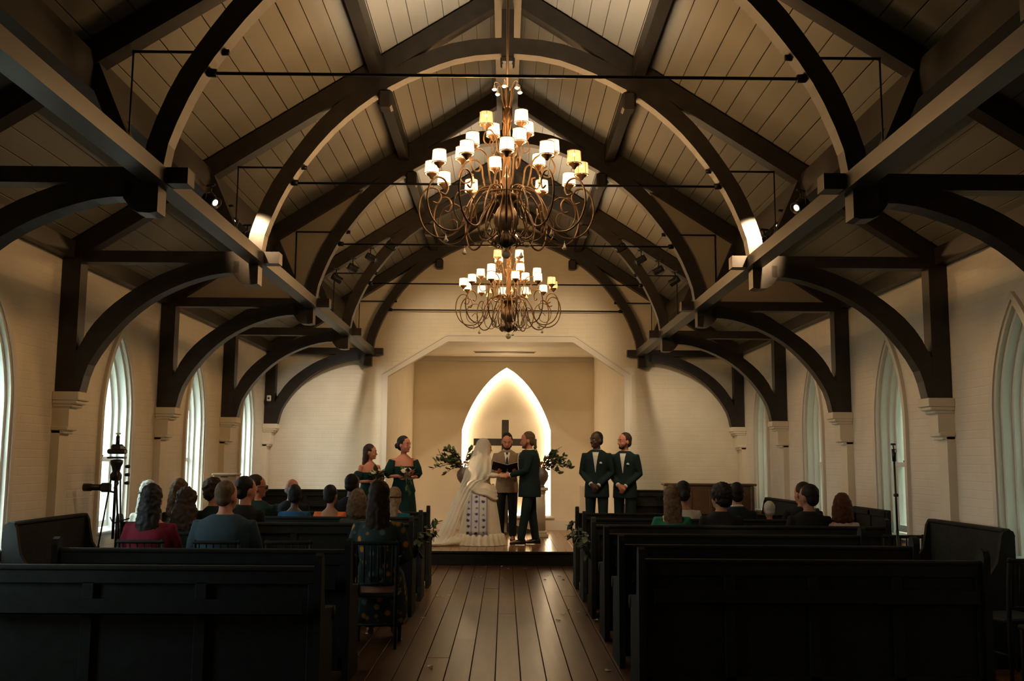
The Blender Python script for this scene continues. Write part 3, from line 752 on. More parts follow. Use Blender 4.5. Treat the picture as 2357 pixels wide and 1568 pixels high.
# ---- cream lectern box against the left wall
lb = empty('lectern', (-3.72, 13.5, 0)); tag(lb, 'pale wooden lectern box with a slot near its top, by the left wall', 'lectern')
M_PALE = mat('pale_wood', (.42, .27, .17), .5, var=.1, scale=5)
MB().cbox((0, 0, .70), (.30, .24, 1.32), .01).build('body', M_PALE, lb); MB().cbox((0, 0, .02), (.36, .30, .04), .008).build('base', M_PALE, lb)
MB().cbox((0, -.01, 1.375), (.32, .28, .03), .008).build('top', M_PALE, lb); MB().box((-.05, -.125, 1.335), (.05, -.121, 1.347)).build('slot', M_BLACK, lb)

# ================================================================== CROSS, PEDESTALS, FLOWERS
M_CROSS = mat('cross_wood', (.045, .034, .022), .5, var=.2, scale=8)
cr = empty('cross', (.012, 19.4, ZS)); tag(cr, 'tall dark wooden standing cross in front of the lit niche', 'cross')
MB().cbox((0, 0, 1.09), (.135, .10, 2.14), .006).build('upright', M_CROSS, cr); MB().cbox((0, -.002, 1.73), (1.22, .104, .135), .006).build('crossbar', M_CROSS, cr)
cb = MB()
for a in (0, pi/2, pi, 3*pi/2):
    cb.prism([(.05, 0), (.55, 0), (.55, .05), (.05, .20)], -.04, .04, M=Matrix.Rotation(a, 4, 'Z'))
cb.build('foot', M_CROSS, cr)
M_STONE = mat('cream_stone', (.60, .50, .36), .6, var=.08, scale=6)
M_URN = mat('dark_urn', (.10, .075, .06), .45, var=.2, scale=5)
M_LEAF = mat('eucalyptus_leaf', (.045, .075, .022), .5, var=.35, scale=12)
M_STEM = mat('brown_stem', (.09, .045, .02), .7)
M_BLOOM = mat('cream_bloom', (.60, .50, .33), .7)
M_BLOOMR = mat('rust_bloom', (.22, .07, .04), .7)
def ped(x, lab):
    r = empty('pedestal', (x, 18.45, ZS)); tag(r, lab, 'pedestal', 'cream column pedestals beside the niche')
    MB().cbox((0, 0, .03), (.30, .30, .06), .008).cbox((0, 0, .085), (.25, .25, .05), .012).build('base', M_STONE, r)
    sh_ = MB()
    for k in range(24):
        pass
    n = 32; rr_ = lambda z, q: [((q-.006*(k % 2))*cos(2*pi*k/n), (q-.006*(k % 2))*sin(2*pi*k/n), z) for k in range(n)]
    sh_.rings([rr_(.11, .10), rr_(.5, .098), rr_(.78, .09)], True); sh_.build('shaft', M_STONE, r)
    MB().lathe([(.09, .78), (.11, .79), (.09, .81), (.12, .835)], 20).cbox((0, 0, .865), (.28, .28, .05), .008).build('capital', M_STONE, r)
    return r
ped(.66, 'cream column pedestal right of the groom under the dark urn'); ped(-.70, 'cream column pedestal hidden behind the bride, left of the cross')
def leaf_mesh(L, w):
    mb = MB(); pts = [(0, 0), (.25, .8), (.5, 1), (.78, .6), (1, 0)]
    vs = []; 
    for t, q in pts: vs += [(t*L, q*w/2, .10*L*t*t), (t*L, 0, .10*L*t*t-.004), (t*L, -q*w/2, .10*L*t*t)]
    fs = []
    for i in range(4):
        for j in (0, 1): fs.append((i*3+j, i*3+j+1, i*3+4+j, i*3+3+j))
    return mb.add(vs, fs, True).mesh('leaf', M_LEAF)
LF = [leaf_mesh(.12, .06), leaf_mesh(.16, .08), leaf_mesh(.09, .05)]
def blossom(r_, mt, name='blossom'):
    mb = MB(); rd = random.Random(5)
    for ring_, n, el in ((.55, 5, .9), (.85, 6, .55), (1.0, 7, .2)):
        for k in range(n):
            a = 2*pi*k/n+ring_*3; M = Matrix.Rotation(a, 4, 'Z') @ Matrix.Rotation(-el, 4, 'Y')
            mb.ell((r_*.5*ring_, 0, r_*.15), (r_*.5*ring_, r_*.42, r_*.08), 6, 4, M=M)
    return mb.mesh(name, mt)
BLW = blossom(.05, M_BLOOM); BLR = blossom(.038, M_BLOOMR)
def arrangement(x, lab, seed, bias, urn):
    rd = random.Random(seed)
    r = empty('flower_arrangement', (x, 18.45, ZS+.89)); tag(r, lab, 'flowers', 'tall flower arrangements on the pedestals')
    MB().lathe([(.05, 0), (.075, .01), (.05, .03), (.06, .06), (.115, .14), (.135, .21), (.12, .28), (.075, .33), (.085, .36), (.075, .36), (.06, .33), (.05, .30)], 18).build('urn', urn, r)
    br = [(bias*.50, .10, .14), (bias*.42, -.05, .26), (bias*.33, .05, .40), (-bias*.16, 0, .26), (bias*.55, -.05, .02), (bias*.26, -.15, .14), (-bias*.10, .05, .38), (bias*.20, -.1, .34), (bias*.34, .02, -.08), (bias*.46, -.12, .08), (bias*.18, .1, .22), (bias*.38, -.1, .18)]
    for i, (dx, dy, dz) in enumerate(br):
        p0 = Vector((0, 0, .32)); p1 = Vector((dx, dy, .32+dz)); mid = (p0+p1)/2+Vector((0, 0, .08*(1 if dz < .4 else .3)))
        path = spline([p0, mid, p1], 5)
        st = MB().tube(path, [.009-.0006*j for j in range(len(path))], 5).build('branch', M_STEM, r)
        for j in range(3, len(path)):
            for sg in (-1, 1):
                if rd.random() < .25: continue
                M = Matrix.Translation(path[j]) @ Matrix.Rotation(rd.uniform(-.6, .6)+(pi if dx < 0 else 0)+sg*1.0, 4, 'Z') @ Matrix.Rotation(rd.uniform(-.9, .5), 4, 'Y') @ Matrix.Rotation(rd.uniform(-1, 1), 4, 'X')
                inst(LF[rd.randrange(3)], 'leaf', st, M=M)
    for i in range(9):
        a = rd.uniform(0, 2*pi); q = rd.uniform(.03, .15)
        M = Matrix.Translation((q*cos(a)+bias*.04, q*sin(a), .38+rd.uniform(0, .16))) @ Matrix.Rotation(rd.uniform(-.8, .8), 4, 'X')
        inst(BLW if i % 3 == 0 else BLR, 'blossom', r, M=M)
    return r
arrangement(.68, 'loose green branch arrangement in a dark urn right of the groom', 3, 1, M_URN)
arrangement(-.74, 'loose green branch arrangement showing behind the bride, left of the cross', 11, -1, M_URN)
# greenery tied to the aisle ends of the pews
def tie(x, y, lab, seed):
    rd = random.Random(seed); r = empty('pew_posy', (x, y, .80)); tag(r, lab, 'flowers', 'greenery tied to the pew ends')
    MB().tube([(0, 0, .04), (0, 0, -.18)], .006, 5).tube([(0, 0, 0), (.01, -.02, -.24)], .004, 5).build('stem', M_STEM, r)
    for k in range(16):
        M = Matrix.Translation((rd.uniform(-.02, .04)*(1 if x < 0 else -1), rd.uniform(-.06, .06), rd.uniform(-.16, .06))) @ Matrix.Rotation(rd.uniform(0, 6.3), 4, 'Z') @ Matrix.Rotation(rd.uniform(-.2, 1.4), 4, 'Y')
        inst(LF[2 if k % 2 else 0], 'leaf', r, M=M)
    for k in range(2): inst(BLW, 'blossom', r, M=Matrix.Translation((.03*(1 if x < 0 else -1), rd.uniform(-.03, .03), -.02-.06*k)) @ Matrix.Scale(.6, 4))
for y, k in ((12.75, 'first'), (11.60, 'second'), (10.45, 'third')):
    tie(-.89, y, 'greenery bunch tied to the aisle end of the %s left pew from the stage' % k, int(y*10))
    tie(.86, y, 'greenery bunch tied to the aisle end of the %s right pew from the stage' % k, int(y*10)+5)
# petals on the aisle
M_PETAL = mat('rose_petal', (.62, .56, .44), .7)
pm = []
for q in range(3):
    rd = random.Random(q); vs = [(0, 0, .004)]; n = 9
    for k in range(n): a = 2*pi*k/n; w_ = rd.uniform(.8, 1.15); vs.append((.028*w_*cos(a), .021*w_*sin(a), .002+.012*abs(cos(a))*rd.random()))
    mb = MB().add(vs, [(0, 1+k, 1+(k+1) % n) for k in range(n)], True); mb.add([(v[0], v[1], v[2]-.0015) for v in vs], [(0, 1+(k+1) % n, 1+k) for k in range(n)], True)
    pm.append(mb.mesh('petal', M_PETAL))
PET = [(1.316, 10.775), (1.486, 10.843), (1.56, 10.80), (1.768, 10.732), (.859, 10.52), (.978, 10.134), (.93, 10.2), (.801, 7.806), (-.915, 9.082), (-.559, 7.913), (-.70, 11.9), (-.78, 11.93), (-.64, 12.0), (-.378, 13.837), (-.30, 13.9), (-.034, 13.755),
       (.767, 14.0), (.60, 14.1), (.56, 13.6), (.083, 14.96), (-.28, 15.2), (-.02, 15.25), (.32, 15.0), (.70, 10.9), (.62, 10.6), (.79, 10.75), (.55, 10.2), (-.80, 10.3), (.80, 13.6), (1.08, 9.0), (-1.25, 9.35)]
for i, (x, y) in enumerate(PET):
    o = bpy.data.objects.new('petal', pm[i % 3]); link(o); o.location = (x, y, .003); o.rotation_euler = (0, 0, i*1.3)
    zone = ('just below the stage step' if y > 14.5 else 'in the middle of the far aisle' if y > 13.2 else 'beside the left pew ends' if x < 0 and y > 10 else 'in the near left of the aisle' if x < 0 else 'on the dark floor under the right pews' if x > 1.2 else 'beside the right pew ends' if y > 10 else 'in the near right of the aisle')
    tag(o, 'pale rose petal on the boards '+zone, 'petal', 'rose petals '+zone)

# ================================================================== CAMERA TRIPOD AND STAND
M_TRI = mat('tripod_black', (.012, .014, .014), .35)
tp = empty('tripod', (-3.80, 9.86, 0)); tag(tp, 'black video tripod standing in front of the bright left window', 'tripod')
for k, a in enumerate((radians(200), radians(325), radians(80))):
    fx, fy = .24*cos(a), .24*sin(a); ox, oy = -.012*sin(a), .012*cos(a)
    lg = MB()
    for q in (-1, 1): lg.tube([(.04*cos(a)+ox*q*1.8, .04*sin(a)+oy*q*1.8, 1.40), (fx*.55+ox*q, fy*.55+oy*q, .68)], .008, 6)
    lg.tube([(fx*.5, fy*.5, .74), (fx, fy, .02)], .013, 6)
    l = lg.build('leg', M_TRI, tp)
    MB().cbox((fx*.55, fy*.55, .69), (.05, .05, .06), .008).build('clamp', M_BLACK, l); MB().ell((fx, fy, .014), (.018, .018, .014), 8, 5).build('foot', M_BLACK, l)
MB().tube([(0, 0, 1.50), (0, 0, .80)], .014, 8).build('centre_column', M_TRI, tp)
MB().tube([(0, 0, .95), (.16, -.02, 1.0)], .008, 6).tube([(0, 0, .95), (-.08, .12, 1.0)], .008, 6).build('spreader', M_TRI, tp)
MB().lathe([(.03, 1.36), (.055, 1.38), (.055, 1.42), (.035, 1.45), (.045, 1.50), (.06, 1.53), (.06, 1.56), (.03, 1.57)], 12).cbox((0, 0, 1.585), (.16, .10, .02), .005).build('fluid_head', M_TRI, tp)
MB().tube([(.03, -.02, 1.50), (.10, -.18, 1.40), (.12, -.28, 1.33)], .008, 6).tube([(.12, -.26, 1.345), (.127, -.34, 1.30)], .014, 8).build('pan_handle', M_BLACK, tp)
for q, z in enumerate((1.50, 1.42, 1.34)): MB().tube([(.09, 0, z), (.13, 0, z)], .017, 8).build('knob', M_BLACK, tp)
vc = empty('video_camera', (-3.80, 9.86, 1.596)); tag(vc, 'small camera with upright microphone mounted on top of the tripod', 'camera')
MB().cbox((0, 0, .05), (.17, .10, .05), .012).cbox((0, 0, .09), (.09, .12, .06), .015).build('camera_body', M_BLACK, vc)
MB().tube([(0, .05, .07), (0, .13, .07)], [.032, .036], 12).build('lens', M_BLACK, vc)
MB().tube([(0, 0, .11), (0, 0, .20)], .018, 10).build('microphone', M_BLACK, vc); MB().tube([(0, 0, .20), (0, 0, .215)], .012, 8).cbox((0, 0, .225), (.045, .03, .012), .004).build('shoe_clip', M_TRIM, vc)
tl = empty('telephoto_camera', (-3.90, 9.70, 1.30)); tag(tl, 'black camera with long lens clamped to the tripod, pointing left', 'camera')
MB().cbox((.07, 0, 0), (.09, .08, .09), .015).build('camera_body', M_BLACK, tl); MB().tube([(.03, 0, 0), (-.06, 0, 0), (-.065, 0, 0), (-.14, 0, 0)], [.03, .03, .036, .038], 12).build('lens', M_BLACK, tl)
MB().tube([(.07, .02, -.03), (.10, .14, -.05)], .010, 6).build('clamp_arm', M_BLACK, tl)
st = empty('light_stand', (3.755, 9.62, 0)); tag(st, 'thin black upright stand against the right window with a small recorder on top', 'stand')
MB().tube([(0, 0, .02), (0, 0, .95)], .014, 8).build('lower_tube', M_TRI, st); MB().tube([(0, 0, .93), (-.005, 0, 1.60)], .010, 8).build('upper_tube', M_TRI, st)
MB().cbox((0, 0, 1.28), (.045, .03, .03), .006).build('clamp', M_BLACK, st)
for a in (.5, 2.6, 4.7): MB().tube([(0, 0, .22), (.16*cos(a), .16*sin(a), .02)], .008, 6).build('leg', M_TRI, st)
rcd = empty('audio_recorder', (3.75, 9.62, 1.60)); tag(rcd, 'small black recorder fixed on top of the thin stand at the right window', 'recorder')
MB().tube([(0, 0, 0), (0, 0, .12)], [.018, .022], 10).build('body', M_BLACK, rcd); MB().cbox((.012, -.02, .10), (.022, .01, .025), .003).build('screen', M_TRIM, rcd)
MB().cbox((-.005, 0, .165), (.045, .03, .018), .004).tube([(0, 0, .12), (-.006, 0, .16)], .006, 6).build('clip', M_BLACK, rcd)

# ================================================================== PEOPLE
SK = {'fair': mat('skin_fair', (.50, .25, .16), .55, spec=.3), 'rosy': mat('skin_rosy', (.46, .18, .11), .55, spec=.3), 'dark': mat('skin_deep', (.060, .032, .020), .5, spec=.35), 'tan': mat('skin_tan', (.34, .17, .10), .55, spec=.3)}
HR = {'black': mat('hair_black', (.012, .010, .009), .6, spec=.2), 'brown': mat('hair_brown', (.035, .019, .010), .68, spec=.2, var=.4, scale=30), 'grey': mat('hair_grey', (.22, .21, .19), .68, spec=.2, var=.3, scale=30), 'blond': mat('hair_blond', (.26, .17, .09), .68, spec=.2, var=.35, scale=30),
      'auburn': mat('hair_auburn', (.075, .025, .012), .68, spec=.2, var=.4, scale=30), 'white': mat('hair_white', (.50, .50, .46), .68, spec=.2, var=.15, scale=30), 'lightbrown': mat('hair_lightbrown', (.10, .06, .03), .68, spec=.2, var=.4, scale=30)}
CL = {}
def cloth(k, c, r=.85, **kw):
    CL[k] = mat('cloth_'+k, c, r, spec=.2, **kw); return CL[k]
cloth('darkteal', (.008, .017, .017)); cloth('gown', (.006, .026, .024)); cloth('black', (.010, .011, .012)); cloth('tan', (.20, .135, .085), var=.15, scale=60); cloth('white', (.62, .58, .50)); cloth('navy', (.02, .035, .075))
cloth('red', (.14, .010, .022)); cloth('greyblue', (.034, .058, .070)); cloth('cream', (.50, .46, .40)); cloth('darkgreen', (.010, .028, .02)); cloth('blue', (.015, .075, .16)); cloth('orange', (.75, .16, .05)); cloth('olive', (.05, .055, .035))
cloth('green', (.015, .13, .07)); cloth('pinkwhite', (.50, .36, .32)); cloth('brownc', (.07, .045, .03)); cloth('tealblue', (.01, .13, .20)); cloth('dress', (.66, .57, .42), var=.06, scale=9, bump=.2)
def floral():
    m = mat('cloth_floral', (.02, .03, .03), .85, spec=.2); nt = m.node_tree; b = nt.nodes['Principled BSDF']
    tc = nt.nodes.new('ShaderNodeTexCoord'); v = nt.nodes.new('ShaderNodeTexVoronoi'); v.inputs['Scale'].default_value = 13
    nt.links.new(tc.outputs['Object'], v.inputs['Vector'])
    r1 = nt.nodes.new('ShaderNodeValToRGB'); e = r1.color_ramp.elements; e[0].position = .26; e[0].color = (1, 1, 1, 1); e[1].position = .40; e[1].color = (0, 0, 0, 1)
    nt.links.new(v.outputs['Distance'], r1.inputs['Fac'])
    sp_ = nt.nodes.new('ShaderNodeSeparateColor'); nt.links.new(v.outputs['Color'], sp_.inputs[0])
    r2 = nt.nodes.new('ShaderNodeValToRGB'); r2.color_ramp.interpolation = 'CONSTANT'; e = r2.color_ramp.elements; e[0].color = (.48, .20, .02, 1); e[1].position = .38; e[1].color = (.10, .15, .15, 1)
    e2 = e.new(.68); e2.color = (.30, .20, .04, 1)
    nt.links.new(sp_.outputs[0], r2.inputs['Fac'])
    mx = nt.nodes.new('ShaderNodeMix'); mx.data_type = 'RGBA'; mx.inputs[6].default_value = (.03, .05, .05, 1)
    nt.links.new(r1.outputs['Color'], mx.inputs[0]); nt.links.new(r2.outputs['Color'], mx.inputs[7]); nt.links.new(mx.outputs[2], b.inputs['Base Color']); return m
CL['floral'] = floral()
M_SHOE = mat('black_shoe', (.010, .009, .008), .25); M_LIP = mat('lips', (.25, .06, .05), .5); M_EYE = mat('eye_dark', (.02, .015, .012), .2); M_EYEW = mat('eye_white', (.6, .55, .5), .3); M_GOLD = mat('yellow_flower', (.70, .42, .06), .7)

HS = [(0, .032, .028, .032), (.07, .028, .046, .056), (.18, .018, .058, .074), (.34, .008, .068, .088), (.5, 0, .075, .097), (.65, -.004, .077, .099), (.8, -.006, .069, .090), (.92, -.006, .047, .062), (.985, -.006, .020, .026), (1.0, -.006, .006, .008)]
HH = .235
def head_rings(mb, M, g=1.0):
    mb.loft([(0, cy, (t-.26)*HH, rx*g, ry*g) for t, cy, rx, ry in HS], 18, M=M)
def add_head(mb, M):
    head_rings(mb, M)
    mb.tube([(0, .088, .062), (0, .104, .030), (0, .112, .018), (0, .092, .006)], [.008, .012, .015, .010], 8, M=M)   # nose
    mb.tube([(-.012, .098, .012), (.012, .098, .012)], .009, 6, M=M)
    mb.tube([(-.045, .080, .072), (0, .093, .070), (.045, .080, .072)], .010, 6, M=M)       # brow ridge
    for s in (-1, 1):
        mb.ell((s*.079, -.005, .035), (.011, .020, .034), 8, 6, M=M)
        mb.ell((s*.040, .062, .010), (.022, .022, .020), 8, 6, M=M)
    mb.ell((0, .080, -.045), (.020, .018, .016), 8, 6, M=M)
def add_hand(mb, w, d, n, side, curl=.5):
    """w wrist, d direction of fingers, n palm normal (towards the palm), side +1 / -1 puts the thumb"""
    w, d, n = Vector(w), Vector(d).normalized(), Vector(n); n = (n-d*n.dot(d)).normalized(); a = d.cross(n)*side
    rings = []
    for t, hw, ht in ((-.01, .026, .020), (.02, .033, .017), (.055, .040, .015), (.088, .039, .012), (.096, .034, .008)):
        rings.append([w+d*t+a*(hw*cos(2*pi*k/12))+n*(ht*sin(2*pi*k/12)) for k in range(12)])
    mb.rings(rings, True)
    for i, L in enumerate((.070, .079, .074, .058)):
        p = w+d*.083+a*(.029-.0193*i); q = d.copy(); pts = [p]
        for seg, fr in enumerate((.45, .32, .23)):
            ang_ = curl*(.7 if seg == 0 else 1.0); q = (q*cos(ang_)+n*sin(ang_)).normalized(); nn = n
            pts.append(pts[-1]+q*L*fr)
            n_ = (n*cos(ang_)-d*sin(ang_)) if seg == 0 else n
        mb.tube(pts, [.0098, .0092, .0085, .0075], 7, round_ends=True)
    p = w+d*.022+a*.028; t1 = (d*.62+a*.62+n*.35).normalized(); t2 = (d*.9+a*.1+n*.45).normalized()
    mb.tube([p-t1*.01, p+t1*.038, p+t1*.038+t2*.030], [.013, .0115, .0095], 7, round_ends=True)
M_SEC = [(.80, .165, .115), (.90, .170, .118), (1.0, .155, .108), (1.10, .148, .105), (1.22, .160, .115), (1.33, .172, .118), (1.40, .165, .100), (1.445, .115, .078), (1.48, .062, .060)]
F_SEC = [(.80, .165, .118), (.90, .170, .118), (1.0, .142, .100), (1.08, .125, .092), (1.20, .138, .108), (1.29, .148, .120), (1.37, .145, .095), (1.43, .100, .070), (1.47, .055, .052)]
def make_hair(style, M, mt, parent, lens=.42):
    mb = MB(); disp = .010; vx = .011
    if style in ('short', 'spiky', 'curly', 'bun', 'long', 'bob', 'curlylong', 'band'):
        g = {'short': 1.0, 'spiky': 1.05, 'curly': 1.22, 'curlylong': 1.2}.get(style, 1.03)
        mb.ell((0, -.020, .088), (.084*g, .099*g, .100*g), 16, 12, M=M)
        mb.ell((0, -.050, .030), (.074*g, .060*g, .070*g), 14, 10, M=M)
        if style in ('spiky', 'curly', 'curlylong'): disp = .030
    if style == 'receding':
        mb.ell((0, -.045, .075), (.082, .080, .085), 14, 10, M=M); mb.ell((0, -.055, .02), (.070, .05, .05), 12, 8, M=M)
    if style == 'buzz': mb.ell((0, -.016, .086), (.079, .095, .093), 16, 12, M=M); mb.ell((0, -.045, .03), (.070, .060, .06), 14, 10, M=M); disp = .004
    if style == 'fringe':
        mb.ell((0, -.052, .035), (.082, .058, .055), 14, 10, M=M); disp = .006
    if style in ('bun',):
        mb.ell((0, -.125, .035), (.045, .042, .045), 12, 8, M=M)
    if style in ('long', 'curlylong', 'band'):
        w = 1.35 if style == 'curlylong' else 1.0
        mb.loft([(0, -.035, -lens+.06, .03*w, .012), (0, -.072, -lens+.10, .075*w, .026), (0, -.088, -lens*.6, .096*w, .034*w), (0, -.080, -.12, .098*w, .042*w), (0, -.060, -.02, .092*w, .062*w), (0, -.04, .06, .086, .078)], 16, M=M)
        disp = .022 if style != 'curlylong' else .04
    if style == 'bob':
        mb.loft([(0, -.035, -.16, .090, .06), (0, -.035, -.11, .122, .092), (0, -.035, 0, .118, .098), (0, -.03, .10, .098, .095)], 16, M=M); disp = .024
    o = mb.build('hair', mt, parent, remesh=vx, smooth=1, disp=disp)
    if style == 'band':
        bb = MB(); bb.tube([(.088*cos(a), -.022+.102*sin(a)*.98, .060) for a in [k*2*pi/20 for k in range(21)]], .010, 6, M=M); bb.build('headband', CL['brownc'], parent)
    return o
def person(name, loc, rz, top, pose='stand', sex='m', skin='fair', hair=('short', 'brown'), hy=0, hp=0, arms=None, wear=None, label='', group=None, vox=.012, feet=None, lean=0, lens=.42, face=False, width=1.0, deep=1.0):
    sit = pose == 'sit'
    SEC = [(z_, a_, b_*deep) for z_, a_, b_ in (M_SEC if sex == 'm' else F_SEC)]
    base = .455 if sit else 0.0
    s = (top-base)/(1.36-.455) if sit else top/1.75
    dz = -.39 if sit else 0.0
    def T(p):    # torso space -> local metres
        x, y, z = p; z = z+dz; y = y+lean*(z-.5)
        return Vector((x*s*width, y*s, base+(z-base)*s)) if sit else Vector((x*s*width, y*s, z*s))
    shx = .180 if sex == 'm' else .158
    hj = .09
    if sit: legs = [[(sd*hj, .02, .555), (sd*.105, .24, .545), (sd*.11, .43, .525), (sd*.11, .45, .30), (sd*.11, .45, .07)] for sd in (-1, 1)]
    else:
        f = feet or ((0, 0), (0, 0))
        legs = [[(sd*hj*s, 0, .90*s), (sd*.10*s+f[i][0]*.45, f[i][1]*.45+.01, .50*s), (sd*.10*s+f[i][0], f[i][1], .08*s)] for i, sd in enumerate((-1, 1))]
    A = arms or [((-.245, .03, 1.13), (-.09, .25, 1.03)), ((.245, .03, 1.13), (.09, .25, 1.03))]
    b = MB()
    torso = [(z, rx, ry) for z, rx, ry in SEC]
    def tl(sec, grow=0, zlo=-9, zhi=9, gy=None):
        out = []
        for z, rx, ry in sec:
            if z < zlo or z > zhi: continue
            p = T((0, 0, z)); out.append((0, p.y, p.z, (rx+grow)*s*width, (ry+(gy if gy is not None else grow))*s))
        return out
    b.loft(tl(torso), 18, pw=2.3)
    npv = T((0, .012, 1.575)); nb_ = T((0, -.012, 1.44))
    b.tube([nb_, npv], [.060*s if sex == 'm' else .047*s, .056*s if sex == 'm' else .046*s], 12)
    HM = Matrix.Translation(npv) @ Matrix.Rotation(hy, 4, 'Z') @ Matrix.Rotation(hp, 4, 'X') @ Matrix.Scale((s if not sit else min(s, 1.04))*1.07, 4)
    add_head(b, HM)
    AJ = []
    for i, sd in enumerate((-1, 1)):
        e, w = A[i][0], A[i][1]
        sh = T((sd*shx, 0, 1.385)); e = T(e); w = T(w); AJ.append((sh, e, w))
        q = s if sex == 'm' else s*.84
        b.tube([T((sd*.09, 0, 1.38)), sh, (sh+e)/2, e, (e+w)/2, w], [.05*q, .050*q, .045*q, .037*q, .036*q, .025*q], 10, round_ends=True)
        hd = A[i][2] if len(A[i]) > 2 else tuple((w-e).normalized()+Vector((-sd*.5, .1, -.15)))
        hn = A[i][3] if len(A[i]) > 3 else (-sd*.7, -.5, -.2)
        cv = A[i][4] if len(A[i]) > 4 else .45
        add_hand(b, w, hd, hn, 1 if sd > 0 else -1, cv)
    for i, L in enumerate(legs):
        rr_ = [.080, .070, .052, .045, .036] if sit else [.080*s, .054*s, .036*s]
        b.tube(L, rr_, 10, round_ends=True)
        a = Vector(L[-1]); b.tube([a+Vector((0, -.03, -.01)), a+Vector((0, .06, -.03)), a+Vector((0, .16, -.045))], [.035, .036, .025], 8, round_ends=True)
    o = b.build(name, SK[skin], None, remesh=vox, smooth=1)
    o.location = loc; o.rotation_euler = (0, 0, rz); tag(o, label, 'person', group)
    if hair: make_hair(hair[0], HM, HR[hair[1]], o, lens)
    if face:
        for sd in (-1, 1):
            e = MB().ell((sd*.033, .083, .052), (.013, .010, .008), 8, 6, M=HM).build('eye', M_EYEW, o)
            MB().ell((sd*.033, .091, .052), (.006, .004, .006), 8, 6, M=HM).build('pupil', M_EYE, e)
            MB().tube([(sd*.018, .098, .074), (sd*.036, .096, .079), (sd*.052, .084, .073)], [.003, .004, .002], 5, M=HM).build('eyebrow', HR[hair[1]] if hair else HR['brown'], o)
        MB().tube([(-.024, .084, -.020), (0, .096, -.019), (.024, .084, -.020)], [.003, .007, .003], 6, M=HM).build('mouth', M_LIP, o)
    W_ = wear or {}
    cv_ = max(.013, vox)
    if 'top' in W_:
        c = MB(); lo = W_.get('hem', .84 if not sit else .86); g_ = W_.get('grow', .022)
        hi = W_.get('neck', 1.49)
        ss = [q for q in tl(torso, g_, lo, hi)]
        c.loft(ss, 18, pw=2.3)
        if W_.get('hang'):      # jacket skirt below the hips
            p = T((0, 0, .80)); c.loft([(0, p.y, T((0, 0, W_['hang'])).z, .195*s*width, .140*s*deep), (0, p.y, T((0, 0, .86)).z, .192*s*width, .138*s*deep), (0, p.y, T((0, 0, 1.0)).z, .178*s*width, .130*s*deep)], 18, pw=2.3)
        for i, sd in enumerate((-1, 1)):
            sh, e, w = AJ[i]; k_ = W_.get('sleeve', .97); q = s if sex == 'm' else s*.9
            if k_ > 0:
                r0 = .068*q; pts = [T((sd*.10, 0, 1.37)), sh, (sh+e)/2, e]; rr_ = [.066*q, r0, .060*q, .053*q]
                if k_ > .5: pts += [(e+w)/2, e+(w-e)*k_]; rr_ += [.050*q, .041*q]
                c.tube(pts, rr_, 10)
        c.build(W_.get('top_name', 'jacket'), CL[W_['top']], o, remesh=cv_, smooth=2)
    if 'bottom' in W_:
        c = MB()
        if sit:
            for L in legs: c.tube(L[:-1]+[(L[-1][0], L[-1][1], .12)], [.100, .092, .072, .062, .058], 10, round_ends=True)
            c.ell((0, -.01, .56), (.175, .13, .10), 14, 8)
        else:
            for i, L in enumerate(legs): c.tube([Vector(L[0])+Vector((0, 0, .03)), L[1], L[2]], [.098*s, .075*s, .060*s], 12)
            c.loft([(0, 0, .82*s, .13*s, .10*s), (0, 0, .88*s, .168*s, .12*s), (0, 0, .98*s, .158*s, .115*s)], 16)
        c.build('trousers', CL[W_['bottom']], o, remesh=cv_, smooth=1)
    if 'skirt' in W_:
        c = MB()
        if sit:
            c.loft([(0, .30, .14, .24, .22), (0, .28, .42, .235, .24), (0, .20, .58, .21, .26), (0, .10, .66, .18, .18), (0, 0, .78, .15, .12)], 20, pw=2.4)
        c.build('skirt', CL[W_['skirt']], o, remesh=cv_, smooth=2)
    if 'gown' in W_:
        c = MB(); ss = tl(F_SEC, .014, .9, W_.get('gneck', 1.31))
        n_ = 28; rg_ = []
        for z, rx, ry in ((.004, .265, .25), (.12, .255, .235), (.40, .235, .205), (.65, .215, .185), (.85, .192, .150), (.93, .186, .138)):
            rg_.append([((rx*(1+(.05*(1-z))*cos(7*2*pi*k/n_)))*cos(2*pi*k/n_)*s, (ry*(1+.05*(1-z)*cos(7*2*pi*k/n_)))*sin(2*pi*k/n_)*s, z*s) for k in range(n_)])
        c.rings(rg_, True); c.loft(ss, 18, pw=2.2)
        g = c.build('gown', CL[W_['gown']], o, remesh=.013, smooth=1)
        for i, sd in enumerate((-1, 1)):
            c = MB(); sh, e, w = AJ[i]; a = sh+(e-sh)*W_.get('puff', .15)
            c.tube([a, sh+(e-sh)*.5, sh+(e-sh)*.85, e+(w-e)*.15], [.060*s, .085*s, .082*s, .055*s], 12)
            c.build('puff_sleeve', CL[W_['gown']], o, remesh=.013, smooth=1)
    if W_.get('shoes', not sit):
        c = MB()
        for L in legs:
            a = Vector(L[-1]); z = a.z-.075*s
            c.loft([(a.x, a.y+.05, z+.002, .046, .135), (a.x, a.y+.05, z+.025, .050, .140), (a.x, a.y+.03, z+.05, .046, .115), (a.x, a.y-.02, z+.09, .044, .055)], 14)
        c.build('shoes', M_SHOE, o)
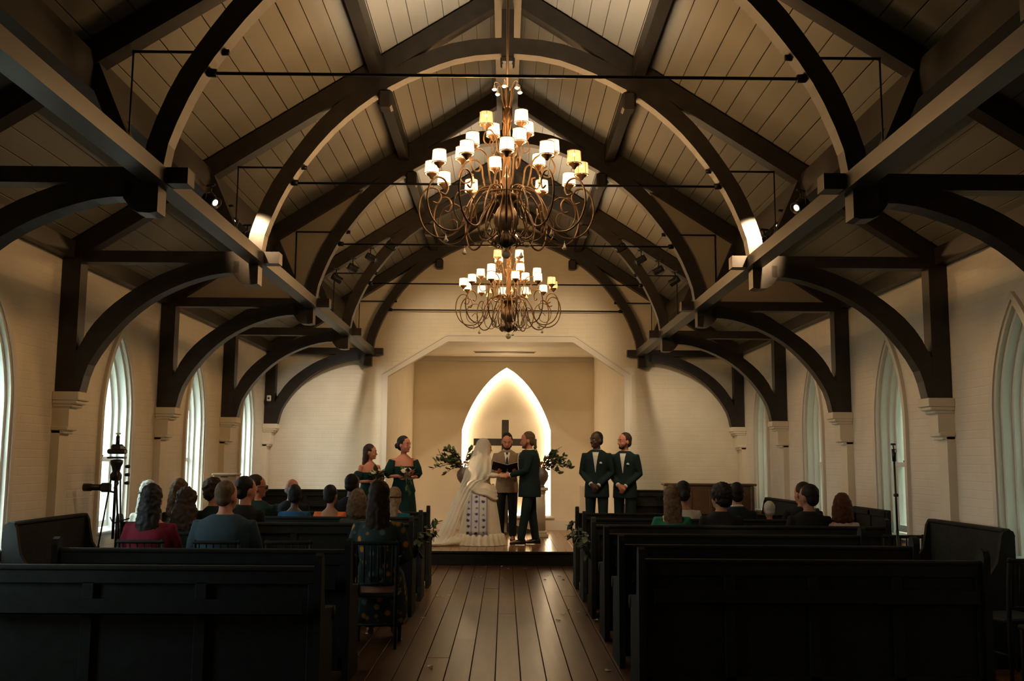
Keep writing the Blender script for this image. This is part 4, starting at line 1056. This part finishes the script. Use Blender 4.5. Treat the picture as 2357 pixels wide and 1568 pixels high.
    if 'shirt' in W_:
        # shirt front in the V of the jacket, collar, tie
        ff = T((0, 0, 1.2)); yf = lambda z: (T((0, 0, z)).y+([q for q in torso if q[0] <= z][-1][2]+.030)*s)
        c = MB(); zz = [1.13, 1.22, 1.32, 1.39, 1.44]; hw = [.004, .014, .028, .040, .050]
        rg_ = []
        for z, h_ in zip(zz, hw):
            y = yf(min(z, 1.39))-(.0 if z < 1.38 else .012 if z < 1.42 else .035); zt = T((0, 0, z)).z
            rg_.append([(-h_*s, y-.006, zt), (0, y+.004, zt), (h_*s, y-.006, zt), (0, y-.03, zt)])
        c.rings(rg_, False)
        c.tube([nb_+Vector((.066*s*cos(a), .066*s*sin(a)+.004, .040+.010*sin(a)*-1)) for a in [k*2*pi/16 for k in range(17)]], .014*s, 6)
        c.build('shirt', CL[W_['shirt']], o)
        if 'tie' in W_:
            c = MB(); rg_ = []
            for z, h_ in ((1.06, .004), (1.10, .026), (1.30, .020), (1.40, .012), (1.425, .018), (1.445, .016)):
                y = yf(min(z, 1.39))+(.006 if z < 1.4 else -.02); zt = T((0, 0, z)).z
                rg_.append([(-h_*s, y, zt), (0, y+.008, zt), (h_*s, y, zt), (0, y-.01, zt)])
            c.rings(rg_, False); c.build('tie', CL[W_['tie']], o)
        if W_.get('square'):
            y = yf(1.27); p = T((-.085, 0, 1.275)); MB().prism([(p.x-.022, p.z-.012), (p.x+.022, p.z-.008), (p.x+.020, p.z+.012), (p.x+.004, p.z+.022), (p.x-.016, p.z+.010)], y-.022, y-.004).build('pocket_square', CL['white'], o)
    if W_.get('cuffs'):
        c = MB()
        for sh, e, w in AJ: c.tube([e+(w-e)*.93, e+(w-e)*1.02], .036*s, 10)
        c.build('cuffs', CL['white'], o)
    return o, HM, AJ, s
SUIT = dict(top='darkteal', bottom='darkteal', hang=.74, shirt='white', cuffs=True, square=True)
# ---- groomsmen
clasp = [((-.235, -.02, 1.12), (-.055, .17, .93), (.55, .1, -.8), (.3, -1, 0), .5), ((.235, -.02, 1.12), (.06, .19, .95), (-.6, .1, -.75), (-.3, -1, 0), .5)]
person('person', (1.52, 16.5, ZS), radians(166), 1.85, skin='dark', hair=('buzz', 'black'), hy=radians(-38), arms=clasp, wear=SUIT, face=True, vox=.010,
       label='taller groomsman in a dark suit nearest the couple, hands clasped', group='wedding party on the stage')
o, HM, AJ, s = person('person', (1.99, 16.55, ZS), radians(158), 1.83, skin='rosy', hair=('short', 'brown'), hy=radians(-42), arms=clasp, wear=SUIT, face=True, vox=.010,
       label='bearded groomsman in a dark suit at the right end of the stage group', group='wedding party on the stage')
def beard(o, HM, mt):
    MB().ell((0, .050, -.040), (.052, .046, .030), 12, 8, M=HM).ell((0, .088, -.004), (.026, .012, .006), 8, 6, M=HM).tube([(-.072, .01, .03), (-.062, .04, -.02), (0, .085, -.048), (.062, .04, -.02), (.072, .01, .03)], [.006, .014, .016, .014, .006], 8, M=HM).build('beard', mt, o, remesh=.009)
beard(o, HM, HR['brown'])
# ---- groom and officiant
garms = [((-.24, .06, 1.15), (-.11, .30, 1.08), (.1, .95, .0), (1, 0, -.3), .7), ((.24, .06, 1.15), (.09, .30, 1.08), (-.1, .95, 0), (-1, 0, -.3), .7)]
o, HM, AJ, s = person('person', (.43, 16.74, ZS), radians(90), 1.84, skin='rosy', hair=('short', 'lightbrown'), hp=radians(-6), arms=garms, wear=dict(top='darkteal', bottom='darkteal', hang=.74, shirt='white', cuffs=True), feet=((.0, .15), (.0, -.10)), face=True, vox=.010, lean=.02, deep=1.3,
       label='groom in a dark green suit holding hands with the bride', group='wedding party on the stage')
beard(o, HM, HR['lightbrown'])
bt = bpy.data.objects.new('boutonniere', BLW); link(bt, o); bt.location = (-.10, .155, 1.40); bt.scale = (.7, .7, .7); bt.data = BLW.copy(); bt.data.materials.clear(); bt.data.materials.append(M_GOLD)
oarms = [((-.25, .04, 1.13), (-.15, .24, 1.10), (.2, .8, .3), (.3, .2, 1), .35), ((.25, .04, 1.13), (.15, .24, 1.10), (-.2, .8, .3), (-.3, .2, 1), .35)]
of, HM, AJ, s = person('person', (.045, 17.45, ZS), radians(180), 1.84, skin='rosy', hair=('short', 'black'), hp=radians(-20), arms=oarms, wear=dict(top='tan', bottom='black', shirt='white', tie='navy', hang=.78), face=True, vox=.010, width=.98,
       label='officiant in a tan jacket and blue tie reading from a black folder', group='wedding party on the stage')
beard(of, HM, HR['black'])
bk_ = empty('folder', (.05, 17.10, ZS+1.23)); tag(bk_, 'large open black folder held by the officiant', 'book')
for s_ in (-1, 1):
    M = Matrix.Rotation(s_*radians(-14), 4, 'Y') @ Matrix.Rotation(radians(-24), 4, 'X')
    MB().cbox((s_*.135, 0, 0), (.26, .33, .012), .003, M=M).build('cover', CL['black'], bk_)
    MB().cbox((s_*.130, 0, .010), (.24, .31, .008), .002, M=M).build('pages', CL['white'], bk_)
# ---- bridesmaids
b1 = [((-.22, -.02, 1.13), (-.02, .20, 1.10), (.8, .3, .1), (0, -1, .2), .5), ((.22, -.02, 1.13), (.04, .23, 1.14), (-.7, .5, .2), (0, -1, .2), .7)]
def bouquet(loc, lab, seed):
    rd = random.Random(seed); r = empty('bouquet', loc); tag(r, lab, 'bouquet', 'bridesmaid bouquets')
    MB().tube([(0, 0, .02), (.0, 0, -.16)], [.022, .016], 8).build('stem_bundle', M_LEAF, r)
    for k in range(30):
        a = rd.uniform(0, 6.28); M = Matrix.Translation((.05*cos(a), .05*sin(a), rd.uniform(-.02, .08))) @ Matrix.Rotation(a, 4, 'Z') @ Matrix.Rotation(rd.uniform(-.9, .5), 4, 'Y')
        inst(LF[rd.randrange(3)], 'leaf', r, M=M)
    for k in range(7):
        M = Matrix.Translation((.03+.022*cos(k), -.045+.02*sin(k), -.03*k-.02)) @ Matrix.Rotation(k*1.4, 4, 'Z') @ Matrix.Rotation(1.35, 4, 'Y')
        inst(LF[0], 'leaf', r, M=M)
    for k in range(9):
        a = k*2.4; q = .02+.009*k; inst(BLR if k % 3 == 2 else BLW, 'blossom', r, M=Matrix.Translation((q*cos(a), q*sin(a)-.03, .10-.004*k)) @ Matrix.Rotation(.8, 4, 'X') @ Matrix.Scale(.85, 4))
GW = dict(gown='gown', puff=.10, gneck=1.33)
person('person', (-2.12, 15.80, ZS), radians(222), 1.60, sex='f', skin='rosy', hair=('long', 'brown'), hy=radians(42), arms=b1, wear=dict(gown='gown', puff=.32, gneck=1.30), face=True, vox=.010, width=1.12, lens=.36,
       label='left bridesmaid with long dark hair, bare shoulders and a dark teal gown', group='wedding party on the stage')
bouquet((-1.97, 15.55, ZS+1.10), 'small white and green bouquet held by the long-haired bridesmaid', 4)
person('person', (-1.58, 15.74, ZS), radians(200), 1.73, sex='f', skin='rosy', hair=('bun', 'black'), hy=radians(38), arms=b1, wear=dict(gown='gown', puff=-.02, gneck=1.30), face=True, vox=.010, width=1.12,
       label='bridesmaid with dark hair in a low bun, square-necked dark teal gown', group='wedding party on the stage')
bouquet((-1.49, 15.44, ZS+1.12), 'trailing white, rust and green bouquet held by the bun-haired bridesmaid', 9)
# ---- bride
barms = [((-.21, .05, 1.17), (-.06, .25, 1.16), (.1, .95, 0), (.8, 0, -.5), .5), ((.22, .05, 1.16), (.08, .25, 1.16), (-.1, .95, 0), (-.8, 0, -.5), .5)]
br, HM, AJ, s = person('person', (-.34, 16.66, ZS), radians(-90), 1.70, sex='f', skin='fair', hair=('bun', 'lightbrown'), hp=radians(-6), arms=barms, wear=dict(top='dress', grow=.018, neck=1.42, hem=.9, sleeve=.93, top_name='bodice'), face=True, vox=.010, width=1.08,
       label='bride in a cream bustled gown and floor-length veil', group='wedding party on the stage')
SKT = [(.0, -.05, .345, .40), (.17, -.05, .315, .365), (.22, -.05, .30, .345), (.5, -.045, .265, .295), (.75, -.04, .225, .245), (.90, -.03, .19, .195), (1.0, -.01, .145, .125)]
n_ = 48; c = MB(); c.rings([[((rx*(1+.012*cos(13*2*pi*k/n_)))*cos(2*pi*k/n_), cy+(ry*(1+.012*cos(13*2*pi*k/n_)))*sin(2*pi*k/n_), max(z, .01)) for k in range(n_)] for z, cy, rx, ry in SKT], True); c.build('skirt', CL['dress'], br)
c = MB(); n_ = 96
c.rings([[((.335+w_+.022*f_*cos(24*2*pi*k/n_))*cos(2*pi*k/n_), -.05+(.385+w_+.022*f_*cos(24*2*pi*k/n_))*sin(2*pi*k/n_), z) for k in range(n_)] for z, w_, f_ in ((.19, -.02, .1), (.175, .0, .6), (.08, .022, 1), (.006, .045, 1.3))], True, cap=False); c.build('ruffle', CL['dress'], br)
c = MB()
for z0, tlt, r_, q in ((.95, .08, .028, .98), (.915, .11, .032, 1.05), (.875, .15, .032, 1.10), (.835, .19, .030, 1.14), (.985, .05, .026, .86)):
    c.tube([((.205*q)*cos(a), -.02+(.205*q)*sin(a), z0-tlt*sin(a)*.5+.012*sin(5*a)) for a in [k*2*pi/32 for k in range(33)]], r_, 8)
c.build('hip_drape', CL['dress'], br, remesh=.014, smooth=2)
def panel_mat():
    m = mat('embroidered_cloth', (.55, .50, .46), .8, spec=.2); nt = m.node_tree; b = nt.nodes['Principled BSDF']
    uv = nt.nodes.new('ShaderNodeTexCoord'); mp = nt.nodes.new('ShaderNodeMapping'); mp.inputs['Scale'].default_value = (0, 1/.125, 1/.098); mp.inputs['Location'].default_value = (0, .02, 0)
    nt.links.new(uv.outputs['Object'], mp.inputs['Vector'])
    v = nt.nodes.new('ShaderNodeTexVoronoi'); v.inputs['Scale'].default_value = 1; v.inputs['Randomness'].default_value = .22
    nt.links.new(mp.outputs['Vector'], v.inputs['Vector'])
    nz = nt.nodes.new('ShaderNodeTexNoise'); nz.inputs['Scale'].default_value = 60; nt.links.new(uv.outputs['Object'], nz.inputs['Vector'])
    ad = nt.nodes.new('ShaderNodeMath'); ad.operation = 'MULTIPLY_ADD'; ad.inputs[1].default_value = .35; nt.links.new(nz.outputs['Fac'], ad.inputs[0]); nt.links.new(v.outputs['Distance'], ad.inputs[2])
    r1 = nt.nodes.new('ShaderNodeValToRGB'); e = r1.color_ramp.elements; e[0].position = .36; e[0].color = (.045, .045, .12, 1); e[1].position = .48; e[1].color = (.56, .51, .47, 1)
    nt.links.new(ad.outputs[0], r1.inputs['Fac'])
    sx = nt.nodes.new('ShaderNodeSeparateXYZ'); nt.links.new(mp.outputs['Vector'], sx.inputs[0])
    fr_ = nt.nodes.new('ShaderNodeMath'); fr_.operation = 'FRACT'; nt.links.new(sx.outputs['Y'], fr_.inputs[0])
    sb = nt.nodes.new('ShaderNodeMath'); sb.operation = 'COMPARE'; sb.inputs[1].default_value = .5; sb.inputs[2].default_value = .09; nt.links.new(fr_.outputs[0], sb.inputs[0])
    mx = nt.nodes.new('ShaderNodeMix'); mx.data_type = 'RGBA'; mx.blend_type = 'MULTIPLY'; mx.inputs[7].default_value = (.55, .55, .72, 1)
    nt.links.new(sb.outputs[0], mx.inputs[0]); nt.links.new(r1.outputs['Color'], mx.inputs[6]); nt.links.new(mx.outputs[2], b.inputs['Base Color']); return m
c = MB(); rg_ = []
def skr(z):
    for a, b_ in zip(SKT, SKT[1:]):
        if a[0] <= z <= b_[0]:
            t = (z-a[0])/(b_[0]-a[0]); return [a[i]+(b_[i]-a[i])*t for i in range(4)]
for iz in range(9):
    z = .17+iz*.082; _, cy, rx, ry = skr(z); y0_, y1_ = (-.27, .085) if z < .6 else (-.27+(z-.6)*.25, .085-(z-.6)*.1); row_ = []
    for k in range(11):
        y = y0_+(y1_-y0_)*k/10; q = max(0.0, 1-((y-cy)/(ry))**2); row_.append(((rx*1.0)*sqrt(q)+.022, y, z))
    rg_.append(row_+[(p[0]-.012, p[1], p[2]) for p in reversed(row_)])
c.rings(rg_, True); c.build('embroidered_panel', panel_mat(), br, label='cream panel with columns of blue embroidered flowers')
def veil_mat():
    m = bpy.data.materials.new('veil_tulle'); m.use_nodes = True; nt = m.node_tree; b = nt.nodes['Principled BSDF']
    b.inputs['Base Color'].default_value = (.72, .66, .54, 1); b.inputs['Roughness'].default_value = .8; b.inputs['Specular IOR Level'].default_value = .2
    tr = nt.nodes.new('ShaderNodeBsdfTransparent'); mx = nt.nodes.new('ShaderNodeMixShader'); mx.inputs[0].default_value = .46
    nt.links.new(tr.outputs[0], mx.inputs[1]); nt.links.new(b.outputs[0], mx.inputs[2]); nt.links.new(mx.outputs[0], nt.nodes['Material Output'].inputs[0]); return m
VR = [(1.745, -.01, .015, .015, 178), (1.738, -.01, .05, .055, 172), (1.70, -.012, .088, .10, 168), (1.60, -.02, .115, .130, 152), (1.47, -.03, .185, .165, 142), (1.36, -.03, .265, .215, 136), (1.2, -.04, .30, .265, 128), (1.07, -.06, .315, .28, 118), (1.02, -.08, .31, .28, 92),
      (.9, -.13, .30, .28, 80), (.7, -.21, .29, .29, 76), (.45, -.29, .31, .31, 74), (.2, -.37, .34, .35, 74), (.07, -.43, .39, .41, 74), (.022, -.50, .46, .50, 72), (.014, -.56, .50, .62, 66), (.012, -.58, .50, .64, 64)]
c = MB(); rows = []; nn_ = 61
for z, cy, rx, ry, ha in VR:
    row_ = []
    for k in range(nn_):
        a = radians(ha)*(2*k/(nn_-1)-1); q = 1+(.035 if z < 1.5 else .01)*sin(k*1.05)*(1 if z > .03 else .5)
        row_.append((rx*sin(a)*q, cy-ry*cos(a)*q, z+(.010*(1+sin(k*1.7)) if z < .03 else 0)))
    rows.append(row_)
c.rings(rows, True, cap=False, closed=False); c.build('veil', veil_mat(), br)
c = MB(); rows = []
for i in range(9):
    t = i/8; row_ = []
    for k in range(21):
        u = k/20*2-1; row_.append((u*(.26+.20*t)*(1+.04*sin(i*2+k)), -.33-.72*t-.06*(1-u*u)*t, max(.012, .20*(1-t)**2.2*(1-u*u*.6))+.012*sin(k*1.9+i*.8)**2))
    rows.append(row_)
c.rings([r_+[(p[0], p[1], .004) for p in reversed(r_)] for r_ in rows], True); c.build('train', CL['dress'], br)

# ---- seated guests
lap = [((-.24, .03, 1.13), (-.08, .27, 1.03)), ((.24, .03, 1.13), (.08, .27, 1.03))]
def guest(x, y, top, sex, skin, hair, wear, label, hy=0, hp=0, **kw):
    w = dict(bottom='black', top_name='shirt'); w.update(wear)
    return person('person', (x, y, 0), kw.pop('rz', 0), top, 'sit', sex, skin, hair, radians(hy), radians(hp), lap, w, label, 'guests seated in the nave', vox=.015, **kw)
GL = 'guests seated in the nave'
# near-left spindle chairs
guest(-3.07, 8.80, 1.34, 'f', 'fair', ('long', 'black'), dict(top='red', neck=1.46), 'woman with long dark hair and a deep red top, left beside the tripod', width=1.12, lens=.34)
guest(-2.42, 8.78, 1.38, 'm', 'rosy', ('buzz', 'lightbrown'), dict(top='greyblue', grow=.03), 'broad man with cropped hair in a grey-blue shirt, left foreground', hy=-20, width=1.22)
guest(-1.09, 8.80, 1.38, 'f', 'fair', ('long', 'brown'), dict(top='floral', skirt='floral', neck=1.46), 'woman with long brown hair in a dark floral dress by the aisle', lens=.42, width=1.05)
guest(-3.05, 9.70, 1.27, 'f', 'fair', ('curlylong', 'brown'), dict(top='darkgreen', neck=1.46), 'woman with a mass of curly dark hair, left of the broad man', lens=.34)
# third pew row, left
guest(-3.74, 10.62, 1.33, 'f', 'fair', ('band', 'white'), dict(top='cream', neck=1.46), 'white-haired woman in a cream top at the far left end of the pew', lens=.25, width=.85)
guest(-3.42, 10.62, 1.35, 'f', 'fair', ('long', 'lightbrown'), dict(top='brownc', neck=1.46), 'woman with straight streaked brown hair in the third left pew', lens=.30, width=.74)
guest(-3.06, 10.66, 1.36, 'm', 'rosy', ('spiky', 'brown'), dict(top='darkgreen'), 'man with tousled hair turning his face right, left pews', hy=-62, width=.74)
guest(-2.72, 10.62, 1.38, 'm', 'rosy', ('short', 'black'), dict(top='black'), 'dark-haired man in a black jacket right of the broad man', hy=-45, width=.78)
guest(-1.54, 10.62, 1.26, 'f', 'fair', ('bob', 'lightbrown'), dict(top='olive', neck=1.46), 'woman with a light brown bob and olive top beside the floral dress')
# second pew row, left
_sg = guest(-2.90, 11.80, 1.38, 'm', 'rosy', ('short', 'brown'), dict(top='darkgreen'), 'man in sunglasses and a dark green shirt seen in profile', hy=-68)
c = MB()
for sd in (-1, 1): c.cbox((sd*.034, .108, .050), (.056, .008, .036), .003, M=_sg[1]).tube([(sd*.062, .106, .056), (sd*.082, .06, .056), (sd*.086, -.01, .050)], .004, 5, M=_sg[1])
c.tube([(-.01, .110, .056), (.01, .110, .056)], .003, 5, M=_sg[1]).build('sunglasses', M_BLACK, _sg[0])
guest(-2.45, 11.80, 1.27, 'f', 'dark', ('short', 'black'), dict(top='blue', neck=1.46), 'person with short black hair in a bright blue top, left pews')
guest(-2.03, 11.80, 1.27, 'f', 'tan', ('short', 'black'), dict(top='orange', neck=1.40), 'dark-haired woman in an orange top in the middle of the left pews', hy=-15)
guest(-1.28, 11.80, 1.25, 'f', 'fair', ('band', 'blond'), dict(top='tealblue', neck=1.46), 'blond woman with a headband and a bright teal dress near the aisle', lens=.30, hy=-25)
# first pew row, left
guest(-2.72, 12.92, 1.32, 'm', 'rosy', ('fringe', 'grey'), dict(top='black'), 'bald man in the front left pew', hy=-10)
guest(-1.95, 12.92, 1.39, 'm', 'dark', ('buzz', 'black'), dict(top='black'), 'man with cropped black hair in the front left pew', hy=-25)
# right side
guest(1.77, 10.62, 1.32, 'f', 'fair', ('long', 'lightbrown'), dict(top='green', neck=1.40, sleeve=.4), 'woman with long fair-brown hair in a green sleeveless top, right pews', lens=.36)
guest(2.29, 10.62, 1.33, 'm', 'tan', ('curly', 'black'), dict(top='black'), 'dark curly-haired man turning left in the third right pew', hy=40)
guest(2.73, 11.80, 1.33, 'm', 'tan', ('short', 'black'), dict(top='darkteal', shirt='white'), 'dark-haired boy in a black jacket and white collar, second right pew')
guest(2.10, 11.80, 1.34, 'f', 'tan', ('bun', 'black'), dict(top='cream', neck=1.46), 'woman with dark hair in a bun behind the long-haired woman, right pews')
guest(3.10, 11.76, 1.12, 'f', 'rosy', ('short', 'white'), dict(top='orange', neck=1.46), 'small child in an orange top between the dark-haired boy and the right couple', width=.8)
guest(3.50, 11.78, 1.34, 'm', 'rosy', ('short', 'brown'), dict(top='black'), 'brown-haired man leaning towards his neighbour, second right pew', hy=30)
guest(3.22, 10.62, 1.34, 'm', 'tan', ('short', 'black'), dict(top='black'), 'dark-haired man in a black jacket left of the auburn woman', hy=35)
guest(3.56, 10.60, 1.25, 'f', 'fair', ('bob', 'auburn'), dict(top='pinkwhite', neck=1.44), 'auburn-haired woman in a pale pink top at the right end of the pew', width=.95)
